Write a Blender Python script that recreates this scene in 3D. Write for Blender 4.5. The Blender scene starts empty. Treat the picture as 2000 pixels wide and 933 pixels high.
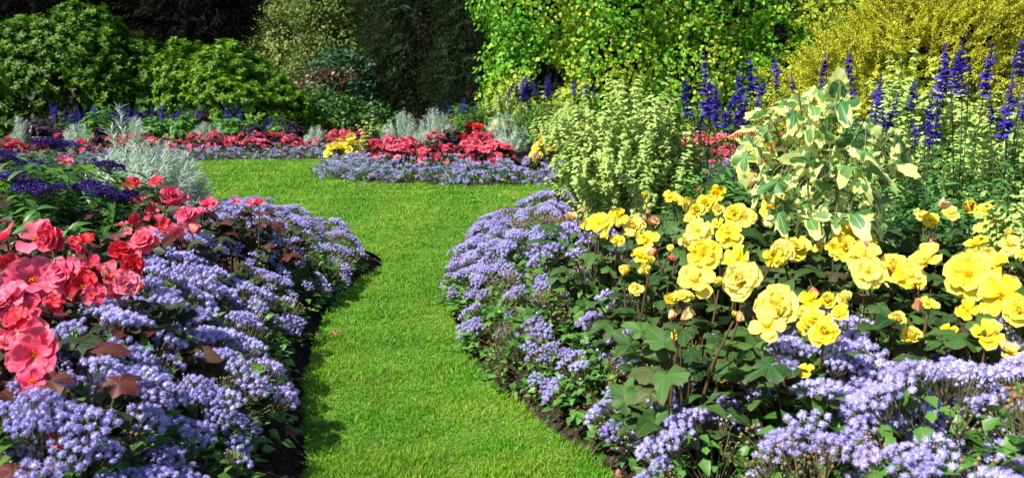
import bpy, math, random
import numpy as np
from mathutils import Vector, Quaternion, Matrix

rng = np.random.default_rng(11)
random.seed(5)
R = math.radians
scn = bpy.context.scene
COL = scn.collection

# ------------------------------------------------------------------ camera, sky, sun, exposure
CAM_H, FOC, PITCH = 0.95, 1650.0, R(9.66)
cam = bpy.data.objects.new('camera', bpy.data.cameras.new('camera'))
COL.objects.link(cam)
cam.location = (0, 0, CAM_H)
cam.rotation_euler = (R(90) - PITCH, 0, 0)
cam.data.sensor_width = 36
cam.data.lens = 36 * FOC / 2000
cam.data.clip_start, cam.data.clip_end = 0.05, 600
cam.data.dof.use_dof = True
cam.data.dof.focus_distance = 3.4
cam.data.dof.aperture_fstop = 6.3
scn.camera = cam

SUN = Vector((-0.70, -0.42, 0.98)).normalized()
world = bpy.data.worlds.new('World')
scn.world = world
world.use_nodes = True
wt = world.node_tree
sky = wt.nodes.new('ShaderNodeTexSky')
sky.sky_type = 'NISHITA'
sky.sun_disc = False
sky.sun_elevation = math.asin(SUN.z)
sky.sun_rotation = math.atan2(SUN.x, SUN.y)
wt.links.new(sky.outputs[0], wt.nodes['Background'].inputs[0])
wt.nodes['Background'].inputs[1].default_value = 0.085
sun = bpy.data.objects.new('sun', bpy.data.lights.new('sun', 'SUN'))
COL.objects.link(sun)
sun.data.energy = 5.0
sun.data.angle = R(0.6)
sun.data.color = (1.0, 0.95, 0.86)
sun.rotation_euler = SUN.to_track_quat('Z', 'Y').to_euler()
scn.view_settings.view_transform = 'Standard'
scn.view_settings.look = 'None'
scn.view_settings.gamma = 1
scn.view_settings.use_curve_mapping = False
scn.view_settings.exposure = 0.95
scn.cycles.max_bounces = 6
scn.cycles.diffuse_bounces = 3
scn.cycles.transmission_bounces = 4

# ------------------------------------------------------------------ where a photographed point stands in the garden
CP, SP = math.cos(PITCH), math.sin(PITCH)
def ray(px, py):
    u, v = (px - 1000) / FOC, -(py - 466.5) / FOC
    return np.array([u, CP + v * SP, -SP + v * CP])
def G(px, py, z=0.0):
    d = ray(px, py); t = (z - CAM_H) / d[2]
    return np.array([d[0] * t, d[1] * t, z])
def At(px, py, y):
    d = ray(px, py); t = y / d[1]
    return np.array([d[0] * t, y, CAM_H + d[2] * t])

def nrm(a):
    return a / np.maximum(np.linalg.norm(a, axis=-1, keepdims=True), 1e-9)
def frames(d, up, s):
    y = nrm(np.asarray(d, float)); x = nrm(np.cross(y, up)); z = np.cross(x, y)
    return np.stack([x, y, z], -1) * np.broadcast_to(np.asarray(s, float).reshape(-1, 1, 1), (len(y), 1, 1))
def U(a, b, n=None): return rng.uniform(a, b, n)
def rdir(n): return nrm(rng.normal(size=(n, 3)))
_nk = {}
def nz(P, freq, seed=0):
    """smooth noise in about -1..1 at the points P (n, 2 or 3)"""
    k = (P.shape[1], seed)
    if k not in _nk:
        g = np.random.default_rng(100 + seed); _nk[k] = (g.normal(size=(7, P.shape[1])), g.uniform(0, 6.28, 7))
    W, ph = _nk[k]
    return np.sin((P * freq) @ W.T + ph).sum(1) / 3.2
def smooth(a, b, x):
    t = np.clip((x - a) / (b - a), 0, 1); return t * t * (3 - 2 * t)

# ------------------------------------------------------------------ materials
class NT:
    def __init__(s, name):
        s.m = bpy.data.materials.new(name); s.m.use_nodes = True
        s.t = s.m.node_tree; s.t.nodes.clear()
    def n(s, typ, *ins, **kw):
        nd = s.t.nodes.new('ShaderNode' + typ)
        for k, v in kw.items(): setattr(nd, k, v)
        for i, v in enumerate(ins):
            if v is not None: s.put(nd.inputs[i], v)
        return nd
    def put(s, sock, v):
        if isinstance(v, bpy.types.NodeSocket): s.t.links.new(v, sock)
        elif isinstance(v, bpy.types.Node): s.t.links.new(v.outputs[0], sock)
        else:
            if hasattr(v, '__len__') and len(v) == 3 and sock.type == 'RGBA': v = (*v, 1)
            sock.default_value = v
    def math(s, op, a, b=0.0, c=None): return s.n('Math', a, b, c, operation=op).outputs[0]
    def mix(s, f, a, b, blend='MIX'):
        nd = s.t.nodes.new('ShaderNodeMix'); nd.data_type = 'RGBA'; nd.blend_type = blend
        s.put(nd.inputs[0], f); s.put(nd.inputs[6], a); s.put(nd.inputs[7], b); return nd.outputs[2]
    def ss(s, x, a, b):
        nd = s.t.nodes.new('ShaderNodeMapRange'); nd.interpolation_type = 'SMOOTHSTEP'
        s.put(nd.inputs[0], x); nd.inputs[1].default_value = a; nd.inputs[2].default_value = b; return nd.outputs[0]
    def noise(s, scale, detail=2.0, vec=None):
        nd = s.t.nodes.new('ShaderNodeTexNoise'); nd.inputs['Scale'].default_value = scale; nd.inputs['Detail'].default_value = detail
        s.put(nd.inputs['Vector'], vec if vec is not None else s.n('TexCoord').outputs['Object']); return nd.outputs[0]
    def attr(s):
        a = s.n('Attribute', attribute_name='leaf'); x = s.n('SeparateXYZ', a.outputs['Vector'])
        return x.outputs[0], x.outputs[1], x.outputs[2]
    def orand(s): return s.n('ObjectInfo').outputs['Random']
    def scale_col(s, c, f):
        return s.n('VectorMath', c, None, None, None, operation='SCALE') if False else s._sc(c, f)
    def _sc(s, c, f):
        nd = s.t.nodes.new('ShaderNodeVectorMath'); nd.operation = 'SCALE'
        s.put(nd.inputs[0], c); s.put(nd.inputs['Scale'], f); return nd.outputs[0]
    def finish(s, col, rough=0.5, spec=0.4, trans=0.0, tcol=None, bump=None):
        p = s.t.nodes.new('ShaderNodeBsdfPrincipled'); s.put(p.inputs['Base Color'], col)
        s.put(p.inputs['Roughness'], rough); s.put(p.inputs['Specular IOR Level'], spec)
        if bump is not None: s.t.links.new(bump, p.inputs['Normal'])
        o = s.t.nodes.new('ShaderNodeOutputMaterial'); sh = p.outputs[0]
        if trans:
            tr = s.t.nodes.new('ShaderNodeBsdfTranslucent'); s.put(tr.inputs[0], tcol if tcol is not None else col)
            mx = s.t.nodes.new('ShaderNodeMixShader'); mx.inputs[0].default_value = trans
            s.t.links.new(sh, mx.inputs[1]); s.t.links.new(tr.outputs[0], mx.inputs[2]); sh = mx.outputs[0]
        s.t.links.new(sh, o.inputs[0]); return s.m

def leaf_mat(name, c0, c1, c2=None, pos2=0.8, trans=0.25, rough=0.45, spec=0.4, edge=None, e0=0.5, e1=0.7, en=0.3,
             midrib=None, polar_vein=None, nscale=60, rim=None, ojit=0.3, tgain=1.25):
    """leaf: colour varies from leaf to leaf and plant to plant; optional variegated edge, midrib and veins"""
    s = NT(name); u, v, r = s.attr(); au = s.math('ABSOLUTE', u)
    col = s.mix(r, c0, c1)
    if c2: col = s.mix(s.ss(r, pos2, pos2 + 0.06), col, c2)
    if edge:
        f = s.math('ADD', au, s.math('MULTIPLY', s.math('SUBTRACT', s.noise(nscale, 1.5), 0.5), en))
        col = s.mix(s.ss(f, e0, e1), col, edge)
    if midrib: col = s.mix(s.math('SUBTRACT', 1.0, s.ss(au, 0.03, 0.14)), col, midrib)
    if polar_vein:
        w = s.math('ABSOLUTE', s.math('SINE', s.math('MULTIPLY', v, 3.14159 * 8)))
        w = s.math('MULTIPLY', w, s.math('ADD', u, 0.15))
        col = s.mix(s.math('SUBTRACT', 0.75, s.ss(w, 0.0, 0.13)), col, polar_vein)
    if rim: col = s.mix(s.ss(u, 0.93, 1.0), col, rim)
    if ojit: col = s._sc(col, s.math('ADD', 1 - ojit / 2, s.math('MULTIPLY', s.orand(), ojit)))
    return s.finish(col, rough, spec, trans, s._sc(col, tgain))

def petal_mat(name, cols, base=None, b1=0.35, tipc=None, t0=0.75, trans=0.3, jit=0.25, rough=0.5):
    """petals: a flower takes one of COLS, paler or darker at the throat and the tip"""
    s = NT(name); u, v, r = s.attr(); rd = s.orand()
    rp = s.n('ValToRGB'); s.put(rp.inputs[0], rd); el = rp.color_ramp.elements
    while len(el) < len(cols): el.new(0.5)
    for i, c in enumerate(cols): el[i].position = i / max(1, len(cols) - 1); el[i].color = (*c, 1)
    col = rp.outputs[0]
    col = s._sc(col, s.math('ADD', 1 - jit / 2, s.math('MULTIPLY', r, jit)))
    st = s.n('CombineXYZ', s.math('MULTIPLY', u, 9.0), s.math('MULTIPLY', v, 1.6), s.math('MULTIPLY', r, 40.0))
    col = s._sc(col, s.math('ADD', .84, s.math('MULTIPLY', s.noise(1.0, 3, st.outputs[0]), .32)))
    if tipc: col = s.mix(s.math('MULTIPLY', s.ss(v, t0, 1.0), 0.7), col, tipc)
    if base: col = s.mix(s.math('SUBTRACT', 1.0, s.ss(v, 0.05, b1)), col, base)
    return s.finish(col, rough, 0.25, trans)

def plain(name, c0, c1=None, scale=30, rough=0.7, spec=0.3, trans=0):
    s = NT(name); col = s.mix(s.noise(scale, 3), c0, c1 or tuple(x * 0.6 for x in c0))
    return s.finish(col, rough, spec, trans)

M = {}
M['age_leaf'] = leaf_mat('ageratum leaf', (.035, .12, .014), (.10, .24, .035), trans=.25, midrib=(.10, .22, .05), ojit=.4)
M['age_stem'] = plain('ageratum stem', (.10, .14, .05), (.16, .10, .06))
M['age_bloom'] = petal_mat('lavender fluff', [(.46, .41, .80), (.51, .47, .84), (.58, .55, .87), (.50, .42, .78)], base=(.30, .23, .60), b1=.6, trans=.2, jit=.5, rough=.9)
M['age_bud'] = petal_mat('closed lavender button', [(.30, .26, .50), (.40, .35, .54)], trans=.1, jit=.4)
M['age_spent'] = petal_mat('withered brown button', [(.20, .12, .045), (.32, .22, .10), (.13, .075, .03)], trans=.1, jit=.6, rough=.85)
M['beg_leaf'] = leaf_mat('begonia leaf', (.014, .05, .010), (.065, .15, .028), c2=(.06, .05, .02), pos2=.9, trans=.18, rough=.55, spec=.25, polar_vein=(.10, .19, .06), rim=(.12, .07, .03))
M['beg_leaf_dark'] = leaf_mat('bronze begonia leaf', (.016, .035, .014), (.045, .075, .025), c2=(.09, .02, .018), pos2=.55, trans=.18, rough=.55, spec=.25, polar_vein=(.07, .10, .05), rim=(.10, .03, .02))
M['beg_stem'] = plain('red begonia stem', (.10, .05, .022), (.05, .05, .018), rough=.6)
M['yellow'] = petal_mat('yellow petals', [(.80, .57, .005), (.84, .66, .012), (.86, .75, .16), (.83, .62, .008), (.85, .71, .05)], base=(.74, .42, .0), b1=.5, tipc=(.86, .75, .18), t0=.66, trans=.24, jit=.4)  # pale tips and deep bases: petal tint plus painted-in highlight and shading
M['yellow_bud'] = petal_mat('apricot and cream bud', [(.80, .52, .20), (.82, .66, .36), (.78, .36, .16), (.80, .60, .20)], base=(.70, .22, .12), b1=.55, trans=.25)
M['pink'] = petal_mat('coral pink petals', [(.74, .025, .075), (.80, .08, .19), (.83, .20, .29), (.76, .04, .11), (.82, .12, .24)], base=(.68, .03, .03), b1=.4, tipc=(.86, .26, .32), t0=.75, trans=.25, jit=.4)
M['red'] = petal_mat('scarlet petals', [(.70, .018, .03), (.74, .03, .06), (.72, .04, .08)], base=(.5, .01, .01), tipc=(.82, .10, .10), t0=.8, trans=.3)
M['pink_bud'] = petal_mat('rose bud', [(.70, .08, .07), (.78, .25, .22)], trans=.2)
M['stamen'] = plain('golden stamens', (.75, .42, .02), (.6, .25, .01), scale=200)
M['vari'] = leaf_mat('cream edged leaf', (.16, .34, .06), (.30, .46, .12), edge=(.58, .66, .18), e0=.42, e1=.76, en=.35, trans=.3, rough=.6, ojit=.15)
M['vari_stem'] = plain('pale stem', (.20, .26, .09), (.25, .18, .08))
M['abu'] = leaf_mat('cream and green maple leaf', (.035, .14, .035), (.12, .27, .06), edge=(.63, .67, .21), e0=.62, e1=.69, en=2.0, nscale=14, polar_vein=(.45, .52, .2), trans=.3, rough=.5, ojit=0)
M['abu_stem'] = plain('olive stem', (.17, .22, .06), (.12, .12, .04))
M['salvia_leaf'] = leaf_mat('lance leaf', (.035, .13, .022), (.10, .27, .05), trans=.28, midrib=(.14, .28, .08))
M['salvia_stem'] = plain('inky stem', (.035, .03, .05), (.06, .09, .04))
M['salvia_bloom'] = petal_mat('indigo florets', [(.045, .022, .27), (.065, .032, .36), (.09, .05, .42)], base=(.03, .014, .14), trans=.2, jit=.7)
M['helio_leaf'] = leaf_mat('heliotrope leaf', (.018, .075, .010), (.07, .20, .025), trans=.2, rough=.4, midrib=(.10, .24, .05))
M['helio_bloom'] = petal_mat('deep purple florets', [(.022, .009, .09), (.045, .018, .19), (.085, .038, .32)], trans=.15, jit=.8)
M['silver'] = leaf_mat('silver needle leaf', (.30, .40, .31), (.54, .65, .52), trans=.2, rough=.7, spec=.2, ojit=.12, tgain=1)
M['silver_stem'] = plain('grey stem', (.40, .46, .38), (.3, .32, .26))
M['bush_leaf'] = leaf_mat('mid green leaf', (.04, .15, .02), (.14, .32, .05), trans=.3)
M['dark_leaf'] = leaf_mat('blackish purple leaf', (.012, .010, .02), (.05, .022, .045), trans=.1)
M['rhodo'] = leaf_mat('rhododendron leaf', (.018, .068, .004), (.12, .25, .008), trans=.22, rough=.5, spec=.2, midrib=(.09, .2, .03), ojit=.1)
M['rhodo_lime'] = leaf_mat('fresh rhododendron leaf', (.03, .11, .004), (.19, .37, .010), trans=.25, rough=.5, spec=.2, midrib=(.12, .24, .03), ojit=.1)
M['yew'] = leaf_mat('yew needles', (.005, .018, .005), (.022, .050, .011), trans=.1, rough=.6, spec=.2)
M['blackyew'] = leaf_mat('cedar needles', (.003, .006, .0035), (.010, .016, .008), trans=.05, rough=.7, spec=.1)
M['gold'] = leaf_mat('golden leaf', (.42, .44, .012), (.76, .73, .06), c2=(.12, .20, .02), pos2=.85, trans=.3, rough=.5)
M['willow'] = leaf_mat('pale feathery leaf', (.12, .18, .025), (.27, .33, .07), trans=.3, rough=.6)
M['larch'] = leaf_mat('autumn tinted leaf', (.06, .13, .015), (.17, .22, .03), trans=.3, rough=.6)
M['bluegreen'] = leaf_mat('blue green leaf', (.014, .06, .024), (.045, .13, .045), trans=.15)
M['maple'] = leaf_mat('rusty leaf', (.03, .045, .012), (.10, .06, .025), c2=(.16, .04, .02), pos2=.8, trans=.2)
M['midgreen'] = leaf_mat('forest leaf', (.018, .08, .008), (.07, .19, .02), trans=.2)
M['hedge'] = leaf_mat('ivy leaf', (.045, .19, .008), (.17, .42, .018), c2=(.42, .48, .04), pos2=.9, trans=.32, rough=.45, spec=.25)
M['hedge_gold'] = leaf_mat('yellow edged ivy leaf', (.06, .22, .010), (.20, .38, .02), edge=(.56, .55, .05), e0=.25, e1=.75, en=.9, nscale=40, trans=.32, rough=.45, spec=.25)
M['bark'] = plain('bark', (.05, .038, .028), (.02, .016, .012), scale=14, rough=.9)
M['deadleaf'] = leaf_mat('dry brown leaf', (.22, .10, .045), (.32, .18, .09), trans=.1, rough=.7, polar_vein=(.14, .06, .03), ojit=.5)
M['weed'] = leaf_mat('fresh weed leaf', (.12, .36, .03), (.20, .46, .06), trans=.35, midrib=(.26, .5, .12))

def ground_mats():
    s = NT('lawn turf'); n1 = s.noise(1.4, 4); n2 = s.noise(28, 4)
    c = s.mix(n1, (.035, .13, .006), (.10, .21, .014)); c = s.mix(s.ss(n2, .4, .75), c, (.13, .19, .03)); M['lawn'] = s.finish(c, .8, .15)
    s = NT('grass blade'); u, v, r = s.attr()
    g = s.n('TexCoord').outputs['Object']
    patch = s.ss(s.noise(1.9, 3, g), .40, .62); fine = s.ss(s.noise(9, 3, g), .35, .7)
    wv = s.t.nodes.new('ShaderNodeTexWave'); wv.inputs['Scale'].default_value = .33; wv.inputs['Distortion'].default_value = 2.5; s.put(wv.inputs['Vector'], g)
    c = s.mix(r, (.045, .23, .003), (.16, .46, .006))
    c = s.mix(s.math('MULTIPLY', patch, .85), c, (.23, .43, .015))
    c = s.mix(s.math('MULTIPLY', fine, .38), c, (.34, .39, .07))
    c = s.mix(s.math('MULTIPLY', wv.outputs[1], .42), c, (.05, .22, .005))
    c = s.mix(s.ss(r, .93, .96), c, (.38, .36, .14))
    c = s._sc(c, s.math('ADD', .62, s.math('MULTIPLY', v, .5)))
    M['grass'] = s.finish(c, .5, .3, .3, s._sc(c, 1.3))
    s = NT('bed soil'); n1 = s.noise(9, 6); n2 = s.noise(70, 5)
    c = s.mix(n1, (.012, .009, .007), (.045, .03, .021)); c = s.mix(s.ss(n2, .5, .75), c, (.10, .07, .05))
    b = s.n('Bump'); b.inputs['Strength'].default_value = .9; b.inputs['Distance'].default_value = .02; s.put(b.inputs['Height'], n2)
    M['soil'] = s.finish(c, .95, .1, 0, None, b.outputs[0])
    s = NT('woodland floor'); n1 = s.noise(3, 5)
    M['floor'] = s.finish(s.mix(n1, (.012, .014, .006), (.035, .04, .015)), .95, .1)
ground_mats()

# ------------------------------------------------------------------ mesh building
class MB:
    def __init__(s): s.v, s.a, s.f, s.n = [], [], [], 0
    def add(s, tpl, Mx, T, rnd=None, mat=0):
        V, Fs, A = tpl; T = np.atleast_2d(np.asarray(T, float)); k, n = len(T), len(V)
        if rnd is None: rnd = rng.random(k)
        s.v.append((np.einsum('kij,nj->kni', Mx, V) + T[:, None]).reshape(-1, 3))
        at = np.empty((k, n, 3)); at[:, :, :2] = A[None]; at[:, :, 2] = np.asarray(rnd).reshape(-1, 1); s.a.append(at.reshape(-1, 3))
        off = (s.n + np.arange(k) * n)[:, None, None]
        for F in Fs: s.f.append(((F[None] + off).reshape(-1, F.shape[1]), mat))
        s.n += k * n; return s
    def curves(s, P, rad, mat=0, sides=3):
        """tubes along k polylines P (k, m, 3) with radii RAD (k, m)"""
        P = np.asarray(P, float); k, m, _ = P.shape; rad = np.broadcast_to(rad, (k, m))
        t = nrm(np.gradient(P, axis=1)); ref = np.where(np.abs(t[..., 2:3]) > .9, [1., 0, 0], [0, 0, 1.])
        x = nrm(np.cross(t, ref)); y = np.cross(t, x)
        an = np.arange(sides) * 2 * np.pi / sides
        V = P[:, :, None] + rad[:, :, None, None] * (np.cos(an)[:, None] * x[:, :, None] + np.sin(an)[:, None] * y[:, :, None])
        i = np.arange(m - 1)[:, None] * sides; j = np.arange(sides); j2 = (j + 1) % sides
        F = np.stack([i + j, i + j2, i + sides + j2, i + sides + j], -1).reshape(-1, 4)
        s.v.append(V.reshape(-1, 3)); s.a.append(np.full((k * m * sides, 3), .5))
        s.f.append(((F[None] + (s.n + np.arange(k) * m * sides)[:, None, None]).reshape(-1, 4), mat)); s.n += k * m * sides
        return s
    def mesh(s, name, mats, smooth_=True):
        me = bpy.data.meshes.new(name); V = np.concatenate(s.v); me.vertices.add(len(V)); me.vertices.foreach_set('co', V.astype(np.float32).ravel())
        idx = np.concatenate([f.ravel() for f, _ in s.f]); tot = np.concatenate([np.full(len(f), f.shape[1]) for f, _ in s.f])
        mi = np.concatenate([np.full(len(f), m) for f, m in s.f])
        me.loops.add(len(idx)); me.loops.foreach_set('vertex_index', idx.astype(np.int32))
        me.polygons.add(len(tot)); me.polygons.foreach_set('loop_start', (np.cumsum(tot) - tot).astype(np.int32))
        me.polygons.foreach_set('material_index', mi.astype(np.int32)); me.polygons.foreach_set('use_smooth', np.full(len(tot), smooth_))
        at = me.attributes.new('leaf', 'FLOAT_VECTOR', 'POINT'); at.data.foreach_set('vector', np.concatenate(s.a).astype(np.float32).ravel())
        for m in mats: me.materials.append(M[m] if isinstance(m, str) else m)
        me.update(calc_edges=True); return me
    def build(s, name, mats, parent=None, smooth_=True): return link(name, s.mesh(name, mats, smooth_), parent)

def link(name, me, parent=None, loc=None):
    o = bpy.data.objects.new(name, me); COL.objects.link(o)
    if parent is not None: o.parent = parent; KIDS.setdefault(parent.name, []).append(o)
    if loc is not None: o.location = loc
    return o
KIDS = {}
def empty(name, loc=(0, 0, 0), rz=0.0): 
    o = bpy.data.objects.new(name, None); COL.objects.link(o); o.location = loc; o.rotation_euler.z = rz; o.empty_display_size = .1; return o
def tag(o, label=None, cat=None, group=None, kind=None):
    for k, v in (('label', label), ('category', cat), ('group', group), ('kind', kind)):
        if v: o[k] = v
    return o
def copy_tree(o, parent=None):
    c = o.copy(); COL.objects.link(c)
    if parent is not None: c.parent = parent; KIDS.setdefault(parent.name, []).append(c)
    for ch in list(KIDS.get(o.name, [])): copy_tree(ch, c)
    return c
def place(o, loc, rz=None, sc=1.0, tilt=(0, 0)):
    o.location = loc; o.rotation_euler = (tilt[0], tilt[1], U(0, 6.28) if rz is None else rz); o.scale = (sc, sc, sc * U(.92, 1.08)); return o
def face(o, n, spin=None):
    q = Vector(n).to_track_quat('Z', 'Y') @ Quaternion((0, 0, 1), U(0, 6.28) if spin is None else spin)
    o.rotation_mode = 'QUATERNION'; o.rotation_quaternion = q
ONES = 'first second third fourth fifth sixth seventh eighth ninth tenth eleventh twelfth thirteenth fourteenth fifteenth sixteenth seventeenth eighteenth nineteenth twentieth'.split()
TENS = {2: 'twenty', 3: 'thirty', 4: 'forty', 5: 'fifty', 6: 'sixty', 7: 'seventy', 8: 'eighty', 9: 'ninety'}
def nth(i):
    if i <= 20: return ONES[i - 1]
    if i > 99: return 'hundred-and-' + nth(i - 100) if i > 100 else 'hundredth'
    t, r = divmod(i, 10)
    return TENS[t] + '-' + ONES[r - 1] if r else TENS[t][:-1] + 'ieth'

# ---- leaf and petal shapes (x across, y along, z up)
def strip_leaf(width, n=4, m=2, fold=.25, bend=.25, prof=None, wave=0., cup=0., seed=0, ruf=0.):
    vs = np.linspace(0, 1, n + 1); us = np.linspace(-1, 1, m + 1)
    prof = prof or (lambda v: np.sin(np.pi * v ** .8) ** .9)
    w = width / 2 * np.maximum(prof(vs), .02)
    X = us[None] * w[:, None]; Y = np.repeat(vs[:, None], m + 1, 1)
    Z = fold * np.abs(X) + cup * X ** 2 - bend * Y ** 2 + wave * np.sin(Y * 9 + us[None] * 2 + seed) * np.abs(us[None]) * w[:, None]
    if ruf: Z = Z + ruf * np.sin(us[None] * 7.5 + seed * 1.7) * Y ** 3 + ruf * .7 * np.sin(us[None] * 13 + seed) * Y ** 5
    V = np.stack([X, Y, Z], -1).reshape(-1, 3); A = np.stack([np.repeat(us[None], n + 1, 0), Y], -1).reshape(-1, 2)
    i = np.arange(n)[:, None] * (m + 1) + np.arange(m)[None]
    return V, [np.stack([i, i + 1, i + m + 2, i + m + 1], -1).reshape(-1, 4)], A
def diamond(w, fold=.12, bend=.15):
    return (np.array([[0, 0, 0], [w / 2, .45, fold * w], [0, 1, -bend], [-w / 2, .45, fold * w]]), [np.array([[0, 1, 2, 3]])], np.array([[0, 0], [1, .45], [0, 1], [-1, .45]]))
def polar_leaf(seed, lobes=5, lob=.3, point=.35, teeth=.06, asym=.0, droop=.3, wave=.08, na=40):
    g = np.random.default_rng(seed); al = np.linspace(-np.pi * .93, np.pi * .93, na); rho = np.array([.02, .35, .7, .88, 1.])
    r = .62 + lob * (np.abs(np.cos(al * lobes / 2 * .93)) - .5) * np.exp(-.08 * al ** 2) + point * np.exp(-(al / .3) ** 2) - .12 * np.exp(-((np.abs(al) - 2.9) / .3) ** 2)
    r = r * (1 + asym * np.sin(al)); rt = r * (1 + teeth * (np.arange(na) % 2 * 2 - 1) * (.6 + .4 * g.random(na)))
    Rr = np.stack([p * (r if p < .95 else rt) for p in rho]); ph = g.uniform(0, 6.28)
    Z = -droop * (rho[:, None] * np.abs(r)) ** 2 + wave * rho[:, None] ** 2 * np.sin(al * lobes + ph) + .03 * rho[:, None] ** 2 * np.sin(al * 11 + 2 * ph) + .05 * np.abs(np.sin(al))[None] * rho[:, None]
    V = np.stack([Rr * np.sin(al), Rr * np.cos(al), Z], -1).reshape(-1, 3)
    A = np.stack([np.repeat(rho[:, None], na, 1), np.repeat((al / (2 * np.pi) + .5)[None], 5, 0)], -1).reshape(-1, 2)
    i = np.arange(4)[:, None] * na + np.arange(na - 1)[None]
    return V, [np.stack([i, i + na, i + na + 1, i + 1], -1).reshape(-1, 4)], A
def ball(n=6, m=4):
    t = np.linspace(.05, np.pi - .05, m); p = np.arange(n) * 2 * np.pi / n
    V = np.stack([np.sin(t)[:, None] * np.cos(p), np.sin(t)[:, None] * np.sin(p), np.repeat(np.cos(t)[:, None], n, 1)], -1).reshape(-1, 3)
    i = np.arange(m - 1)[:, None] * n; j = np.arange(n); k = (j + 1) % n
    return V, [np.stack([i + j, i + n + j, i + n + k, i + k], -1).reshape(-1, 4)], np.stack([V[:, 2] * 0, V[:, 2] * .5 + .5], -1)
L_OVATE = strip_leaf(.72, 3, 2, .3, .3, lambda v: np.sin(np.pi * v ** .62))
L_LANCE = strip_leaf(.30, 4, 2, .35, .35, lambda v: np.sin(np.pi * v ** .85))
L_ELLIP = strip_leaf(.44, 4, 2, .3, .4, lambda v: np.sin(np.pi * v ** .9), wave=.15)
L_ROUND = strip_leaf(.95, 3, 4, -.1, .45, lambda v: np.sin(np.pi * np.clip(v, .02, .97) ** .6) ** .6, cup=-1.1, wave=.25)
L_NEEDLE = strip_leaf(.092, 2, 1, 0, .18, lambda v: np.array([.7, 1, .25]))
L_SMALL = diamond(.5); L_THIN = diamond(.22); L_IVY = strip_leaf(.85, 3, 2, .2, .3, lambda v: np.array([.25, 1, .62, .02]))
L_BROAD = diamond(.62)
BALL = ball(); BALL_LOW = ball(5, 3)

def leafy(mb, B, D, L, bend, n, tpl, size, t0=.2, t1=1., out=1.0, along=.5, per=2, spin=None, ml=0, ms=1, r=.002, taper=.5, jit=.3, steps=4, nupw=0.):
    """k leafy shoots: base B, direction D, length L, BEND added as t squared; N nodes of PER leaves"""
    k = len(B); B = np.asarray(B, float); D = nrm(np.asarray(D, float)); L = np.broadcast_to(L, (k,)).astype(float); bend = np.broadcast_to(bend, (k, 3))
    pos = lambda t: B[:, None] + D[:, None] * (L[:, None, None] * t[None, :, None]) + bend[:, None] * (L[:, None, None] * t[None, :, None] ** 2)
    if ms is not None: 
        t = np.linspace(0, 1, steps); mb.curves(pos(t), (r * (1 - .7 * t))[None], ms)
    t = np.linspace(t0, t1, n)[None] + (U(-.45, .45, (k, n)) * (t1 - t0) / max(n, 2) if n > 4 else np.zeros((k, n))); tq = t[..., None]
    P = B[:, None] + D[:, None] * (L[:, None, None] * tq) + bend[:, None] * (L[:, None, None] * tq ** 2); T = nrm(D[:, None] + 2 * bend[:, None] * tq)
    x = nrm(np.cross(T, np.array([.13, .31, 1.]) + 0 * T)); y = np.cross(T, x)
    a0 = U(0, 6.28, (k, 1, 1)) + np.arange(n)[None, :, None] * (1.57 if per == 2 else 2.4) + np.arange(per)[None, None] * (2 * np.pi / per) + U(-jit, jit, (k, n, per))
    side = np.cos(a0)[..., None] * x[:, :, None] + np.sin(a0)[..., None] * y[:, :, None]
    d = nrm(side * out + T[:, :, None] * along + rng.normal(size=side.shape) * jit * .4)
    sz = size * (1 - taper * t)[:, :, None] * U(.75, 1.2, (k, n, per))
    up = T[:, :, None] + 0 * d + np.array([0, 0, nupw])
    mb.add(tpl, frames(d.reshape(-1, 3), up.reshape(-1, 3) + rdir(k * n * per) * .15, sz.ravel()), np.repeat(P[:, :, None], per, 2).reshape(-1, 3), None, ml)
    return pos(np.array([1.]))[:, 0]

# ------------------------------------------------------------------ beds and lawn
def spline(pts, k=5):
    P = np.asarray(pts, float); n = len(P); out = []
    for i in range(n):
        a, b, c, d = P[i - 1], P[i], P[(i + 1) % n], P[(i + 2) % n]
        if np.linalg.norm(c - b) > 2.5: out.append(b); continue
        for t in np.arange(k) / k:
            out.append(.5 * (2 * b + (c - a) * t + (2 * a - 5 * b + 4 * c - d) * t * t + (3 * b - a - 3 * c + d) * t ** 3))
    return np.array(out)
g2 = lambda px, py: tuple(G(px, py)[:2])
EDGE_A = [(-.50, .7), (-.52, 1.4), g2(600, 933), g2(596, 850), g2(597, 780), g2(604, 710), g2(624, 640), g2(657, 590), g2(700, 550), g2(748, 513)]
BED_A = EDGE_A + [(-.93, 5.2), (-1.35, 5.62), (-1.9, 5.95), (-2.6, 6.5), (-3.6, 7.0), (-6, 7.6), (-10, 8.0), (-10, .7)]
EDGE_B = [(.50, .45), (.44, .95), (.37, 1.5), g2(1195, 933), g2(1105, 862), g2(1030, 800), g2(965, 745), g2(925, 700), g2(897, 650), g2(883, 610), g2(886, 565), g2(900, 520), g2(935, 480), g2(992, 452), g2(1062, 432)]
BED_B = EDGE_B + [(.9, 6.45), (2.2, 6.7), (4, 7.0), (10, 7.2), (10, .45)]
EDGE_C = [(-2.05, 11.0), g2(622, 338), g2(640, 349), g2(700, 356), g2(800, 360), g2(880, 364), g2(1000, 364), g2(1090, 361), (1.5, 8.95), (2.6, 8.9), (4.2, 9.0)]
BED_C = EDGE_C + [(10, 9.1), (10, 19), (-.4, 19), (-.9, 13.2), (-1.5, 11.8)]
EDGE_D = [(-9.2, 9.4), (-7.6, 10.0), g2(30, 333), g2(200, 322), g2(350, 316), g2(480, 313), g2(640, 311), (-1.95, 13.1)]
BED_D = EDGE_D + [(-1.4, 14.0), (-1.2, 19), (-14, 19), (-14, 9)]
BEDS = [(spline(BED_A), .20, .65), (spline(BED_B), .15, .5), (spline(BED_C), .26, 1.3), (spline(BED_D), .16, 1.2)]
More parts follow.
